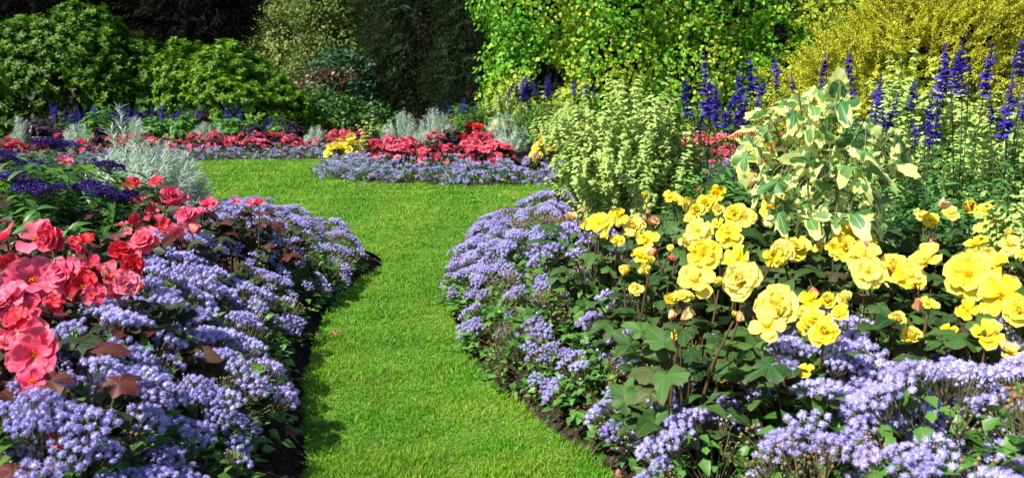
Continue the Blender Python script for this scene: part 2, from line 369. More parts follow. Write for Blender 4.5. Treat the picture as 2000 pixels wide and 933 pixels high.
def sd_poly(P, poly):
    a, b = poly, np.roll(poly, -1, 0); best = np.full(len(P), 1e9); ins = np.zeros(len(P), bool)
    for p, q in zip(a, b):
        e = q - p; L2 = e @ e
        if L2 < 1e-12: continue
        t = np.clip(((P - p) @ e) / L2, 0, 1); best = np.minimum(best, np.hypot(*(P - p - t[:, None] * e).T))
        if p[1] != q[1]:
            c = ((p[1] > P[:, 1]) != (q[1] > P[:, 1])) & (P[:, 0] < (q[0] - p[0]) * (P[:, 1] - p[1]) / (q[1] - p[1]) + p[0]); ins ^= c
    return np.where(ins, best, -best)
def sd_all(P): return np.max([sd_poly(P, b[0]) for b in BEDS], 0)
def soil_h(P):
    P = np.atleast_2d(P)[:, :2]; h = np.full(len(P), -.045)
    for poly, hm, wd in BEDS:
        d = sd_poly(P, poly); ins = d > 0
        hh = -.04 + .05 * smooth(0, .12, d) + hm * smooth(.05, wd, d) + .012 * nz(P, 9, 1) + .006 * nz(P, 31, 2)
        h = np.where(ins, hh, h)
    return h
def sh(x, y): return float(soil_h(np.array([[x, y]]))[0])

def axis(segs):
    out = []
    for a, b, st in segs: out.append(np.arange(a, b - 1e-6, st))
    return np.concatenate(out + [[segs[-1][1]]])
def make_ground():
    xs = axis([(-14, -3, .22), (-3, -1.4, .07), (-1.4, 1.0, .026), (1.0, 2.6, .07), (2.6, 12, .22)])
    ys = axis([(-3, 1.2, .12), (1.2, 5.4, .026), (5.4, 14, .07), (14, 20, .25)])
    X, Y = np.meshgrid(xs, ys); P = np.stack([X.ravel(), Y.ravel()], 1); nx, ny = len(xs), len(ys)
    d = sd_all(P); cell = np.minimum(np.gradient(X, axis=1), np.gradient(Y, axis=0)).ravel()
    gx = np.gradient(d.reshape(ny, nx), axis=1) / np.gradient(X, axis=1); gy = np.gradient(d.reshape(ny, nx), axis=0) / np.gradient(Y, axis=0)
    i = (np.arange(ny - 1)[:, None] * nx + np.arange(nx - 1)[None]).ravel(); Q = np.stack([i, i + 1, i + nx + 1, i + nx], 1)
    Ps = P.copy(); near = np.abs(d) < cell * .55
    Ps[near] -= np.stack([gx.ravel(), gy.ravel()], 1)[near] * d[near, None]; ds = np.where(near, 0, d)
    zl = .006 * nz(P, 2.2, 3) - .02 * smooth(.02, .0, -ds) * 0
    def sheet(name, V, F, mat):
        used = np.unique(F); mp = np.full(len(V), -1); mp[used] = np.arange(len(used)); mb = MB()
        mb.v.append(V[used]); mb.a.append(np.zeros((len(used), 3))); mb.f.append((mp[F], 0)); mb.n = len(used)
        return tag(mb.build(name, [mat]), kind='structure')
    sheet('lawn', np.column_stack([Ps, zl]), Q[(ds[Q] <= 0).all(1)], 'lawn')
    zs = np.where(d > 0, soil_h(P), -.05)
    sheet('soil', np.column_stack([P, zs]), Q[(d[Q] > -.10).any(1)], 'soil')
    mb = MB(); s = 300
    mb.add((np.array([[-s, -s, 0], [s, -s, 0], [s, s, 0], [-s, s, 0]], float), [np.array([[0, 1, 2, 3]])], np.zeros((4, 2))), np.eye(3)[None], [[0, 0, -.09]])
    tag(mb.build('ground', ['floor']), kind='structure')
make_ground()

def make_grass():
    blade = (np.array([[-.5, 0, 0], [.5, 0, 0], [.38, .55, .10], [-.38, .55, .10], [0, 1, .42]]) * [1, 1, 1], [np.array([[0, 1, 2, 3]]), np.array([[3, 2, 4]])], np.array([[0, 0], [0, 0], [0, .55], [0, .55], [0, 1]]))
    N = 640000
    r = 1.45 * np.exp(rng.random(N) ** .92 * math.log(13.5 / 1.45)); a = U(-R(44), R(44), N)
    P = np.stack([r * np.sin(a), r * np.cos(a)], 1); d = sd_all(P); k = d < -.003; P, d, r = P[k], d[k], r[k]; n = len(P)
    yaw = U(0, 6.28, n) + 0; lean = U(.15, 1.0, n); edge = smooth(-.05, 0, d)
    dirs = np.stack([np.cos(yaw) * lean, np.sin(yaw) * lean, np.full(n, 1.)], 1)
    e = .02; gx = (sd_all(P + [e, 0]) - sd_all(P - [e, 0])) / (2 * e); gy = (sd_all(P + [0, e]) - sd_all(P - [0, e])) / (2 * e)
    dirs[:, 0] += edge * gx * U(.2, 1.3, n); dirs[:, 1] += edge * gy * U(.2, 1.3, n)
    tuft = .75 + .35 * nz(P, 14, 5)
    L = U(.016, .031, n) * np.clip(tuft, .5, 1.3) * (1 + .5 * edge) * np.clip(r / 6, 1, 1.5); w = U(.0022, .0036, n) * np.clip(r / 2.4, .95, 4.5)
    y = nrm(dirs); x = nrm(np.cross(y, rdir(n))); z = np.cross(x, y)
    Mx = np.stack([x * w[:, None], y * L[:, None], z * L[:, None]], -1)
    mb = MB(); mb.add(blade, Mx, np.column_stack([P, np.zeros(n) + .006 * nz(P, 2.2, 3) - .002]))
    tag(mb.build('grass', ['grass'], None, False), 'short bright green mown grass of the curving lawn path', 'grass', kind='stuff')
make_grass()

def make_clods():
    mb = MB(); N = 26000
    P = np.column_stack([U(-1.6, 1.6, N), U(1.2, 5.4, N)]); d = sd_all(P); P = P[(d > .005) & (d < .45)]; n = len(P)
    s = .0025 + .011 * rng.random(n) ** 4
    Mx = frames(rdir(n), rdir(n), s) * U(.6, 1.3, (n, 1, 3))
    mb.add(BALL_LOW, Mx, np.column_stack([P, soil_h(P) + s * .3])); 
    tag(mb.build('soil_crumbs', ['soil'], None, False), 'dark crumbs of earth on the bed edges', 'soil', kind='stuff')
make_clods()

# ------------------------------------------------------------------ ageratum
def head_mesh(kind, seed, detail):
    g = np.random.default_rng(seed); mb = MB(); n = int(g.integers(11, 18)) if kind != 'spent' else int(g.integers(9, 16))
    Rr = .024 + .003 * g.random(); ia = np.arange(n); rr = Rr * np.sqrt((ia + .4) / n); th = ia * 2.4 + g.random()
    C = np.stack([rr * np.cos(th), rr * np.sin(th), .006 - .34 * rr ** 2 / Rr + g.normal(0, .0025, n)], 1)
    if kind == 'bloom':
        nf = {2: 84, 1: 12}[detail]; d = nrm(g.normal(size=(n, nf, 3)) + [0, 0, .75]).reshape(-1, 3); Cc = np.repeat(C, nf, 0)
        w = {2: .15, 1: .75}[detail]; sz = g.uniform(.0048, .0072, len(d)); rn = np.repeat(g.random(n), nf)
        mb.add(diamond(w, 0, -.1), frames(d, g.normal(size=d.shape), sz), Cc, rn, 0)
        mb.add(BALL_LOW, np.repeat(np.eye(3)[None] * .0044, n, 0), C, g.random(n), 0)
    else:
        sz = g.uniform(.0019, .0031, n); mb.add(BALL, np.eye(3)[None] * sz[:, None, None], C, g.random(n), 0)
    if detail == 2:
        t = np.linspace(0, 1, 3)[None, :, None]; b = np.array([0, 0, -.035]); mb.curves(b + (C[:, None] - b) * t + np.array([0, 0, -.008]) * t * (1 - t) * 4, .0008, 1)
    return mb.mesh('flower_head', ['age_bloom' if kind == 'bloom' else ('age_bud' if kind == 'bud' else 'age_spent'), 'age_stem'])
HEADS = [head_mesh('bloom', 10 + i, 2) for i in range(7)]
BUDS = [head_mesh('bud', 30 + i, 2) for i in range(2)]
SPENT = [head_mesh('spent', 40 + i, 2) for i in range(3)]
def dome(n, rx, h, lo=.1, g=rng):
    z = g.uniform(lo, 1, n); a = g.uniform(0, 6.28, n); s = np.sqrt(1 - z ** 2)
    N = np.stack([s * np.cos(a), s * np.sin(a), z], 1); return N * [rx, rx, h], N
def foliage_dome(mb, n, rx, h, tpl, size, ml=0, ms=1, stems=10):
    P, N = dome(n, rx, h, .0); f = U(.45, 1., n)[:, None] ** .6; P = P * f
    d = nrm(N * [1, 1, .25] + rdir(n) * .6 + [0, 0, .1]); mb.add(tpl, frames(d, N + [0, 0, .9] + rdir(n) * .4, U(.6, 1.15, n) * size), P, None, ml)
    if stems:
        E, _ = dome(stems, rx * .9, h * .95, .35); t = np.linspace(0, 1, 3)[None, :, None]; mb.curves(E[:, None] * [1, 1, 1] * t ** [1, 1, .8], .0014, ms)
def ageratum(style):
    root = empty('ageratum_plant'); h, rx = .175, .155
    mb = MB(); foliage_dome(mb, {'lush': 210, 'mid': 230, 'spent': 180}[style], rx, h * .98, L_OVATE, .034); 
    nf, ns = {'lush': (24, 2), 'mid': (12, 6), 'spent': (5, 17)}[style]
    P, N = dome(nf + ns, rx * 1.0, h, .22); P[:, 2] += U(.0, .035, nf + ns); t = np.linspace(0, 1, 4)[None, :, None]
    mb.curves(P[:, None] * t ** [1.3, 1.3, .8] - [0, 0, .02], .0013, 1)
    mb.build('foliage', ['age_leaf', 'age_stem'], root)
    for i in range(nf + ns):
        if i < nf: o = link('flower_head', HEADS[i % 7] if i % 9 else BUDS[i % 2], root)
        else: o = link('seed_head', SPENT[i % 3], root)
        o.location = P[i]; s = U(.95, 1.5); o.scale = (s, s, s); face(o, N[i] * [.7, .7, .6] + [0, 0, .5])
    return root
def ageratum_mid():
    root = empty('ageratum_plant'); mb = MB(); foliage_dome(mb, 110, .155, .165, L_SMALL, .045, 0, 1, 0); mb.build('foliage', ['age_leaf'], root)
    mb = MB(); P, N = dome(15, .155, .18, .1); m = HEADS
    for p, n_ in zip(P, N):
        k = int(rng.integers(6, 11)); c = p + rng.normal(0, .015, (k, 3)) * [1, 1, .5]; d = nrm(rng.normal(size=(k, 7, 3)) + [0, 0, .8]).reshape(-1, 3)
        mb.add(diamond(.9, 0, -.1), frames(d, rdir(len(d)), U(.010, .015, len(d))), np.repeat(c, 7, 0), np.repeat(rng.random(k), 7), 0)
    k = 22; P, N = dome(k, .15, .175, .1); mb.add(BALL_LOW, np.repeat(np.eye(3)[None] * .006, k, 0), P, rng.random(k), 1)
    mb.build('blossom', ['age_bloom', 'age_spent'], root); return root

def in_rows(edge_pts, offs, spacing, jitter=.05):
    """points in rows that follow a bed's edge, OFFS inside it: [(row, index, x, y, s)]"""
    E = np.asarray(edge_pts, float); 
    Es = spline(np.vstack([E, E[::-1][1:-1]]), 6)[:(len(E) - 1) * 6 + 1]
    seg = np.hypot(*np.diff(Es, axis=0).T); cs = np.concatenate([[0], np.cumsum(seg)]); res = []
    for r, off in enumerate(offs):
        for j, sv in enumerate(np.arange(spacing * (.5 if r % 2 else .1), cs[-1], spacing)):
            i = min(np.searchsorted(cs, sv, 'right') - 1, len(seg) - 1); f = (sv - cs[i]) / seg[i]; p = Es[i] + (Es[i + 1] - Es[i]) * f
            t = nrm(Es[min(i + 2, len(Es) - 1)] - Es[max(i - 1, 0)]); nn = np.array([-t[1], t[0]])
            if sd_all((p + nn * .1)[None])[0] < 0: nn = -nn
            q = p + nn * off + rng.normal(0, jitter, 2); res.append((r, q[0], q[1], sv))
    return res
def to_px(p):
    p = np.asarray(p, float) - [0, 0, CAM_H]; f = p[1] * CP - p[2] * SP; u = p[0]; v = p[1] * SP + p[2] * CP
    return 1000 + FOC * u / f, 466.5 - FOC * v / f
def inside(pt, poly): return sd_poly(np.array([pt]), np.asarray(poly, float))[0] > 0

A_INNER = [G(-80, 905, .40), G(0, 850, .40), G(50, 740, .40), G(90, 630, .40), G(200, 585, .40), G(262, 550, .40), G(310, 485, .40), G(360, 435, .39), G(420, 402, .38)]
ZONE_A = [tuple(p[:2]) for p in A_INNER] + [(-1.8, 5.5), (-1.4, 5.4), (-1.02, 5.0), (-.9, 4.75)] + [(x - .10 - .13 * smooth(4.4, 3.4, y) * .55, y) for x, y in EDGE_A[::-1][1:]] + [(-.9, .7)]
B_INNER = [G(1060, 452, .36), G(1160, 475, .36), G(1225, 540, .36), G(1280, 580, .36), G(1350, 620, .36), G(1430, 690, .36), G(1560, 680, .36), G(1660, 640, .36), G(1740, 670, .36), G(1830, 720, .36), G(2000, 640, .36), G(2150, 640, .36)]
ZONE_B = [tuple(p[:2]) for p in B_INNER] + [(2.3, .8), (.62, .8)] + [(x + .10, y + .02) for x, y in EDGE_B[1:]]
def poisson(zone, dist, tries=6000):
    z = np.asarray(zone); out = []; lo, hi = z.min(0), z.max(0); C = U(lo, hi, (tries, 2)); C = C[sd_poly(C, z) > 0]
    for c in C:
        if not out or np.min(np.hypot(*(np.array(out) - c).T)) > dist: out.append(c)
    return np.array(out)
PROTO = {k: [ageratum(k) for _ in range(3)] for k in ('lush', 'mid', 'spent')}
USED = set()
def fresh(protos, i):
    """the prototype itself the first time it is wanted, a copy of it and its parts after that"""
    p = protos[i % len(protos)]
    if p.name in USED: return copy_tree(p)
    USED.add(p.name); return p
def edge_sort(P, edge):
    E = spline(np.vstack([edge, edge[::-1][1:-1]]), 6)[:(len(edge) - 1) * 6 + 1]; cs = np.concatenate([[0], np.cumsum(np.hypot(*np.diff(E, axis=0).T))])
    D = np.hypot(P[:, None, 0] - E[None, :, 0], P[:, None, 1] - E[None, :, 1]); return cs[D.argmin(1)], D.min(1)
ROWS = ['grass-edge row', 'second row in', 'third row in', 'fourth row in', 'fifth row in', 'sixth row in', 'seventh row in', 'eighth row in']
LOOK = {'lush': 'ageratum covered in fluffy lavender heads', 'mid': 'leafy ageratum with scattered lavender heads', 'spent': 'faded ageratum with brown seed heads'}
def plant_ageratum(zone, edge, bed, styler, group, dist=.172):
    P = poisson(zone, dist, 26000); s, d = edge_sort(P, np.asarray(edge)); 
    keep = []
    for p, sv, dv in zip(P, s, d):
        z = sh(*p); px, py = to_px((p[0], p[1], z + .2))
        if -150 < px < 2150 and py < 1080: keep.append((int(dv / .2), sv, p, z, px, py, dv))
    keep.sort(key=lambda k: (k[0], k[1])); cnt = {}
    for i, (r, sv, p, z, px, py, dv) in enumerate(keep):
        st = styler(px, py); o = fresh(PROTO[st], int(rng.integers(3))); place(o, (p[0], p[1], z - .01), None, U(.92, 1.12) * (1.0 + .30 * smooth(.15, .45, dv) * smooth(4.5, 3.5, p[1])) * (1 - .2 * smooth(4.3, 4.9, p[1]) * (p[0] < -.6)), (U(-.08, .08), U(-.08, .08)))
        cnt[r] = cnt.get(r, 0) + 1; tag(o, f'{LOOK[st]}, {nth(cnt[r])} along the {ROWS[min(r, 7)]}, {bed}', 'flower plant', group)
def style_a(px, py):
    q = rng.random()
    if px > 480 and py > 560: return 'mid' if q < .7 else 'spent'
    if px > 560 and py > 470: return 'mid' if q < .8 else 'lush'
    if 330 < px < 640 and 470 < py < 570: return 'spent' if q < .35 else ('mid' if q < .7 else 'lush')
    return 'lush' if q < .76 else ('mid' if q < .92 else 'spent')
def style_b(px, py):
    q = rng.random()
    if 1560 < px < 1800 and py > 790: return 'spent' if q < .5 else 'mid'
    if px < 1330 and 560 < py < 760: return 'spent' if q < .4 else 'mid'
    if px < 1000 and py > 600: return 'mid'
    if py > 660: return 'lush' if q < .76 else ('mid' if q < .9 else 'spent')
    return 'lush' if q < .66 else ('mid' if q < .85 else 'spent')
plant_ageratum(ZONE_A, EDGE_A, 'border with silver shrub', style_a, 'ageratum edging the border with the silver shrub')
plant_ageratum(ZONE_B, EDGE_B, 'yellow begonia border', style_b, 'ageratum edging the yellow begonia border')
MIDP = [ageratum_mid() for _ in range(5)]
def rows_of(protos, edge, offs, spacing, fmt, cat, group, sc=1., zoff=-.01, xr=None, skip=None):
    cnt = {}; k = 0
    for (r, x, y, sv) in in_rows(edge, offs, spacing):
        if xr and not (xr[0] < x < xr[1]): continue
        if skip and skip(x, y): continue
        o = fresh(protos, int(rng.integers(len(protos)))); place(o, (x, y, sh(x, y) + zoff), None, sc * U(.88, 1.12)); cnt[r] = cnt.get(r, 0) + 1; k += 1
        tag(o, fmt.format(n=nth(cnt[r]), row=ROWS[r]), cat, group)
    return k
rows_of(MIDP, EDGE_C, [.10, .32, .54], .235, 'low lavender ageratum, {n} from the tip in the {row}, middle island bed', 'flower plant', 'ageratum edging the middle island bed', xr=(-3, 2.6))
rows_of(MIDP, EDGE_D, [.10, .34], .25, 'low lavender ageratum, {n} along the {row}, far bed under the shrubs', 'flower plant', 'ageratum edging the far bed', xr=(-8.2, -1.6))

# ------------------------------------------------------------------ begonias
def petal_tpl(w, cup, bend, wave, seed, n=7, m=8):
    return strip_leaf(w, n, m, 0, bend, lambda v: (v + .03) ** .62 * np.sqrt(np.maximum(1 - v ** 4.5, 0)) * 1.25, wave, cup, seed, .045)
def flower_mesh(kind, seed):
    """unit flower, about 1 across, facing +z"""
    g = np.random.default_rng(seed); mb = MB(); sing = None
    rings = {'double': [(6, 1.45, .52, .0), (6, 1.15, .46, .04), (6, .85, .36, .07), (7, .5, .26, .09), (4, .2, .18, .10)],
             'rose': [(5, 1.0, .46, 0), (6, .75, .42, .04), (6, .5, .36, .07), (6, .28, .3, .08), (4, .1, .25, .09)],
             'single': [(4, 1.35, .54, .0), (2, 1.1, .40, .03)], 'semi': [(6, 1.4, .54, 0), (5, 1.1, .42, .03)],
             'butterfly': [(2, 1.15, .56, .0)], 'tulip': [(4, .62, .5, 0), (3, .4, .45, .02)]}[kind]
    for ri, (n, tilt, ln, zo) in enumerate(rings):
        for i in range(n):
            ph = (i + .5 * (ri % 2)) * 2 * np.pi / n + g.normal(0, .14); tl = tilt + g.normal(0, .12); L = ln * g.uniform(.86, 1.1)
            tpl = petal_tpl(g.uniform(.9, 1.15) * (1.15 if kind == 'butterfly' else 1), g.uniform(.3, .9), g.uniform(-.1, .28) if tilt > .7 else -.25, g.uniform(.1, .3), seed + i * 3 + ri)
            d = np.array([[math.sin(tl) * math.cos(ph), math.sin(tl) * math.sin(ph), math.cos(tl)]])
            mb.add(tpl, frames(d, np.array([[0, 0, 1.]]), [L]), d * .03 + [[0, 0, zo]], g.random(1), 0)
    if kind == 'butterfly':
        for i in range(2):
            ph = np.pi / 2 + i * np.pi; d = np.array([[math.sin(.9) * math.cos(ph), math.sin(.9) * math.sin(ph), math.cos(.9)]])
            mb.add(petal_tpl(.6, .6, .1, .1, seed + i), frames(d, np.array([[0, 0, 1.]]), [.34]), d * .03, g.random(1), 0)
    return mb
def stamen_mesh():
    mb = MB(); n = 26; d = nrm(rng.normal(size=(n, 3)) * [1, 1, .5] + [0, 0, .8]); P = d * U(.05, .10, n)[:, None] + [0, 0, .02]
    mb.add(BALL_LOW, np.eye(3)[None] * U(.012, .022, n)[:, None, None], P); t = np.linspace(0, 1, 2)[None, :, None]; mb.curves(P[:, None] * t, .006, 0); return mb.mesh('stamens', ['stamen'])
def bud_mesh(seed, mats):
    g = np.random.default_rng(seed); mb = MB()
    for i in range(3):
        ph = i * 2.1 + g.random(); d = np.array([[.18 * math.cos(ph), .18 * math.sin(ph), 1.]])
        mb.add(petal_tpl(1.0, 1.6, -.2, .05, seed + i, 5, 4), frames(d, -np.array([[math.cos(ph), math.sin(ph), 0.]]), [.9]), np.array([[.22 * math.cos(ph), .22 * math.sin(ph), 0]]), g.random(1), 0)
    mb.add(ball(7, 5), np.diag([.27, .27, .42])[None], [[0, 0, .42]], g.random(1), 0); mb.curves(np.array([[[0, 0, -.9], [.03, 0, -.4], [0, 0, .05]]]), .05, 1)
    return mb.mesh('bud', mats)
STAM = stamen_mesh()
KINDS_ = ['double', 'rose', 'single', 'semi', 'butterfly', 'tulip']
FL = {}
for ki, kd in enumerate(KINDS_):
    for sd in range(4):
        mb = flower_mesh(kd, 200 + ki * 20 + sd)
        for c in ('yellow', 'pink', 'red'): FL.setdefault((c, kd), []).append(mb.mesh('flower', [c]))
    FL[('apricot', kd)] = [flower_mesh(kd, 400 + ki).mesh('flower', ['yellow_bud'])]
BUD = {'yellow': [bud_mesh(1, ['yellow_bud', 'beg_stem']), bud_mesh(2, ['yellow_bud', 'beg_stem'])], 'pink': [bud_mesh(3, ['pink_bud', 'beg_stem'])]}
BUD['red'] = BUD['pink']; BUD['apricot'] = BUD['yellow']
BEG_TPL = [polar_leaf(s, 5, .16, .38, .05, .16 * (1 if s % 2 else -1), .35, .07) for s in range(4)]
def beg_foliage(root, n, rx, h, size, mat, extra=None, spread=1.0):
    mb = MB(); a = U(0, 6.28, n); f = np.sqrt(rng.random(n)) * rx; z = U(.3, 1.0, n) * h * (1 - .3 * (f / rx) ** 2)
    P = np.stack([f * np.cos(a), f * np.sin(a), z], 1); d = np.stack([np.cos(a), np.sin(a), U(-.25, .5, n)], 1) + rdir(n) * .45
    up = np.stack([np.cos(a) * .35, np.sin(a) * .35, np.ones(n)], 1) + rdir(n) * .45
    for k in range(4):
        i = np.arange(n) % 4 == k; mb.add(BEG_TPL[k], frames(d[i], up[i], U(.65, 1.15, i.sum()) * size), P[i], None, 0)
    t = np.linspace(0, 1, 4)[None, :, None]; mb.curves((P * [.15, .15, 0])[:, None] * (1 - t) + P[:, None] * t + np.array([0, 0, .03]) * (t - t * t), .0028, 1)
    mb.build('foliage', [mat, 'beg_stem'], root)
    if extra is not None and len(extra):
        mb = MB(); E = np.asarray(extra); b = E * [.45, .45, 0] + rng.normal(0, .035, E.shape) * [1, 1, 0]; bend = E * [.55, .55, .55] + rng.normal(0, .03, E.shape); t = np.linspace(0, 1, 5)[None, :, None]
        mb.curves(b[:, None] * (1 - t) ** 2 + 2 * bend[:, None] * t * (1 - t) + E[:, None] * t ** 2, np.linspace(.006, .0028, 5)[None], 0, 5); mb.build('stem', ['beg_stem'], root)
def add_flower(root, c, kd, loc, size, n, var):
    if kd == 'bud':
        o = link('bud', BUD[c][var % len(BUD[c])], root, loc); s = size * .75; o.scale = (s, s, s)
    else:
        o = link('flower', FL[(c, kd)][var % len(FL[(c, kd)])], root, loc); o.scale = (size * 1.0,) * 3
        if kd in ('single', 'butterfly', 'semi'): link('stamens', STAM, o)
    face(o, n); return o
YB = [(1111, 431, 40, 'T'), (1140, 413, 22, 'b'), (1171, 438, 45, 'm'), (1210, 424, 37, 'd'), (1193, 412, 20, 'b'), (1182, 466, 30, 's'), (1146, 437, 26, 's'), (1240, 446, 45, 'd'), (1259, 389, 30, 't'), (1266, 414, 20, 'b'), (1266, 469, 40, 's'), (1279, 438, 40, 'T'), (1255, 499, 40, 'm'), (1259, 523, 24, 's'),
      (1312, 387, 32, 's'), (1343, 406, 40, 'd'), (1364, 369, 24, 'b'), (1361, 413, 34, 'r'), (1381, 398, 38, 'd'), (1401, 376, 32, 's'), (1452, 362, 48, 't'), (1219, 540, 44, 't'), (1317, 508, 20, 'B'), (1364, 453, 50, 'm'), (1339, 474, 22, 't'), (1404, 413, 30, 'r'), (1437, 420, 44, 'd'), (1424, 457, 52, 'd'), (1401, 440, 32, 's'),
      (1375, 499, 62, 'd'), (1361, 551, 72, 's'), (1404, 559, 32, 't'), (1335, 580, 42, 'm'), (1311, 606, 28, 'b'), (1335, 624, 40, 'b'), (1443, 508, 58, 'd'), (1454, 551, 82, 'd'), (1446, 608, 28, 'b'), (1513, 404, 54, 'd'), (1547, 491, 64, 'd'), (1511, 504, 36, 's'), (1560, 458, 20, 'b'), (1668, 471, 74, 'd'), (1627, 484, 28, 's'),
      (1690, 504, 58, 's'), (1697, 533, 55, 'm'), (1748, 528, 66, 'd'), (1808, 509, 62, 'd'), (1784, 541, 34, 's'), (1802, 424, 32, 's'), (1841, 409, 38, 'T'), (1886, 409, 50, 't'), (1855, 420, 32, 's'), (1921, 413, 30, 's'), (1824, 457, 28, 'B'), (1926, 446, 36, 's'), (1908, 479, 45, 's'), (1892, 539, 84, 'm'), (1948, 520, 44, 's'),
      (1958, 578, 72, 's'), (1890, 606, 40, 's'), (1587, 562, 28, 'B'), (1584, 588, 40, 's'), (1620, 590, 40, 'r'), (1655, 586, 42, 'r'), (1591, 636, 62, 'd'), (1518, 598, 72, 'm'), (1795, 581, 36, 'b'), (1815, 595, 30, 's'), (1750, 628, 42, 'r'), (1777, 660, 46, 'r'), (1500, 640, 62, 's'), (1927, 657, 56, 's'), (1410, 726, 50, 's'),
      (1853, 643, 28, 's'), (1973, 690, 52, 's'), (1963, 450, 42, 's'), (1970, 480, 34, 's'), (1575, 724, 30, 's'), (1990, 610, 50, 'd'), (2060, 560, 60, 'd'), (2080, 620, 60, 'd'), (2050, 480, 60, 'm')]
PB = [(256, 363, 34, 'R'), (271, 391, 30, 'm'), (305, 355, 24, 'R'), (333, 385, 44, 'd'), (298, 416, 44, 's'), (298, 394, 16, 'b'), (367, 423, 44, 'd'), (285, 473, 58, 'd'), (345, 451, 36, 'm'), (235, 493, 46, 'Q'), (14, 464, 58, 'f'), (72, 468, 78, 'f'), (62, 550, 82, 'd'), (130, 538, 70, 'd'), (161, 558, 56, 'R'), (177, 519, 42, 's'),
      (206, 518, 28, 'b'), (220, 540, 56, 'f'), (247, 538, 46, 's'), (262, 516, 46, 'Q'), (226, 571, 50, 's'), (20, 581, 62, 'm'), (-10, 600, 55, 'd'), (58, 602, 42, 's'), (185, 576, 40, 's'), (106, 591, 36, 'R'), (168, 468, 30, 'R'), (146, 473, 24, 'R'), (125, 315, 26, 's'), (408, 398, 30, 's'), (460, 393, 18, 's'), (506, 394, 16, 'R'),
      (490, 396, 18, 's'), (360, 386, 22, 's'), (45, 655, 78, 's'), (69, 692, 84, 'm'), (5, 672, 52, 's'), (118, 852, 44, 'Q'), (66, 795, 44, 'b'), (62, 745, 54, 's'), (35, 622, 42, 'R'), (-20, 520, 60, 'd'), (-40, 660, 60, 'd'), (320, 440, 26, 'R'), (262, 430, 24, 'R'), (240, 440, 24, 's'), (15, 520, 40, 'R')]
TY = {'d': 'double', 'r': 'rose', 's': 'single', 'm': 'semi', 't': 'tulip', 'f': 'butterfly'}
def near_begonias(blooms, base_c, zfun, nplants_dist, h0, mat, labels, group, special):
    pts = []; more = [(px + U(-30, 30), py + U(-4, 26), s * U(.6, .9), random.choice(list('ddsmtb'))) for px, py, s, k in blooms if py < 640 and rng.random() < (.5 if base_c == 'yellow' else .3)]
    for i, (px, py, s, k) in enumerate(list(blooms) + more):
        p = G(px, py, zfun(px, py) + U(-.025, .025)); dist = np.linalg.norm(p - [0, 0, CAM_H]); c, kd = base_c, TY.get(k)
        if k == 'd' and rng.random() < .35: kd = random.choice(['semi', 'single', 'semi', 'tulip'])
        if k in special: c, kd = special[k]
        if k == 'b': kd = 'bud'
        pts.append((p, s * dist / FOC * (.96 if base_c == 'pink' else 1.0), c, kd))
    roots = []
    for i in np.argsort([p[0][1] for p in pts]):
        p = pts[i][0]
        if not roots or min(np.hypot(*(p[:2] - r)) for r in roots) > nplants_dist: roots.append(p[:2] + [0, .03])
    grp = [[] for _ in roots]
    for q in pts: grp[int(np.argmin([np.hypot(*(q[0][:2] - r)) for r in roots]))].append(q)
    for i, (r, fl) in enumerate(zip(roots, grp)):
        z = sh(*r); root = empty(labels[2], (r[0], r[1], z)); mz = max(q[0][2] for q in fl) - z
        loc = [q[0] - [r[0], r[1], z] for q in fl]
        avpy = np.mean([to_px(q[0])[1] for q in fl]); beg_foliage(root, (38 if base_c == 'yellow' else 46) if avpy < 700 else 12, .165, max(.12, mz - .02), .063, mat, [l - [0, 0, .01] for l in loc])
        for j, (l, q) in enumerate(zip(loc, fl)):
            v = nrm(np.array([0, 0, CAM_H]) - q[0]); n = v * U(.45, .9) + np.array([-.1, -.1, U(.25, .75)]) + rng.normal(0, .28, 3)
            if q[3] == 'tulip': n = np.array([0, 0, 1.]) + v * .2 + rng.normal(0, .3, 3)
            if q[3] == 'bud': n = np.array([0, 0, -.2]) + rng.normal(0, .6, 3) + v * .3
            add_flower(root, q[2], q[3], l, q[1], n, j + i)
        nb = sum(q[3] == 'bud' for q in fl); no = len(fl) - nb
        tag(root, labels[0].format(n=nth(i + 1), open=['no', 'one', 'two', 'three', 'four', 'five', 'six', 'seven', 'eight', 'nine', 'ten', 'eleven', 'twelve'][min(no, 12)] + (' open bloom' if no == 1 else ' open blooms')), labels[1], group)
near_begonias(YB, 'yellow', lambda px, py: .44 + .06 * smooth(520, 380, py) - .05 * smooth(560, 700, py) - .07 * smooth(690, 715, py), .20, .26, 'beg_leaf',
              ('yellow begonia with {open}, {n} back from the ageratum in its border', 'flower plant', 'begonia_plant'), 'yellow begonias behind the ageratum', {'T': ('apricot', 'tulip'), 'B': ('pink', 'bud')})
near_begonias(PB, 'pink', lambda px, py: .445 + .035 * smooth(500, 380, py) - .03 * smooth(600, 720, py) - .10 * smooth(715, 790, py), .20, .24, 'beg_leaf_dark',
              ('coral pink begonia with {open}, {n} back from the border front', 'flower plant', 'begonia_plant'), 'pink begonias around the heliotrope', {'R': ('red', 'semi'), 'Q': ('red', 'double')})
# leafy begonias without blooms fill the gaps, then the bedding of the far beds
def begonia_mid(c, nfl, h=.24, rx=.14, mat='beg_leaf_dark', bud=1):
    root = empty('begonia_plant'); P, N = dome(nfl, rx * 1.0, h * 1.02, .15); beg_foliage(root, 18, rx, h * .9, .058, mat)
    for i in range(nfl): add_flower(root, c, ['double', 'semi', 'double', 'single', 'rose'][i % 5], P[i], U(.075, .105), N[i] * [1, 1, .6] + [0, -.35, .35], i)
    return root
MIDB = {c: [begonia_mid(c, n, mat=m) for n in (9, 7, 10)] for c, m in (('pink', 'beg_leaf_dark'), ('red', 'beg_leaf_dark'), ('yellow', 'beg_leaf'))}
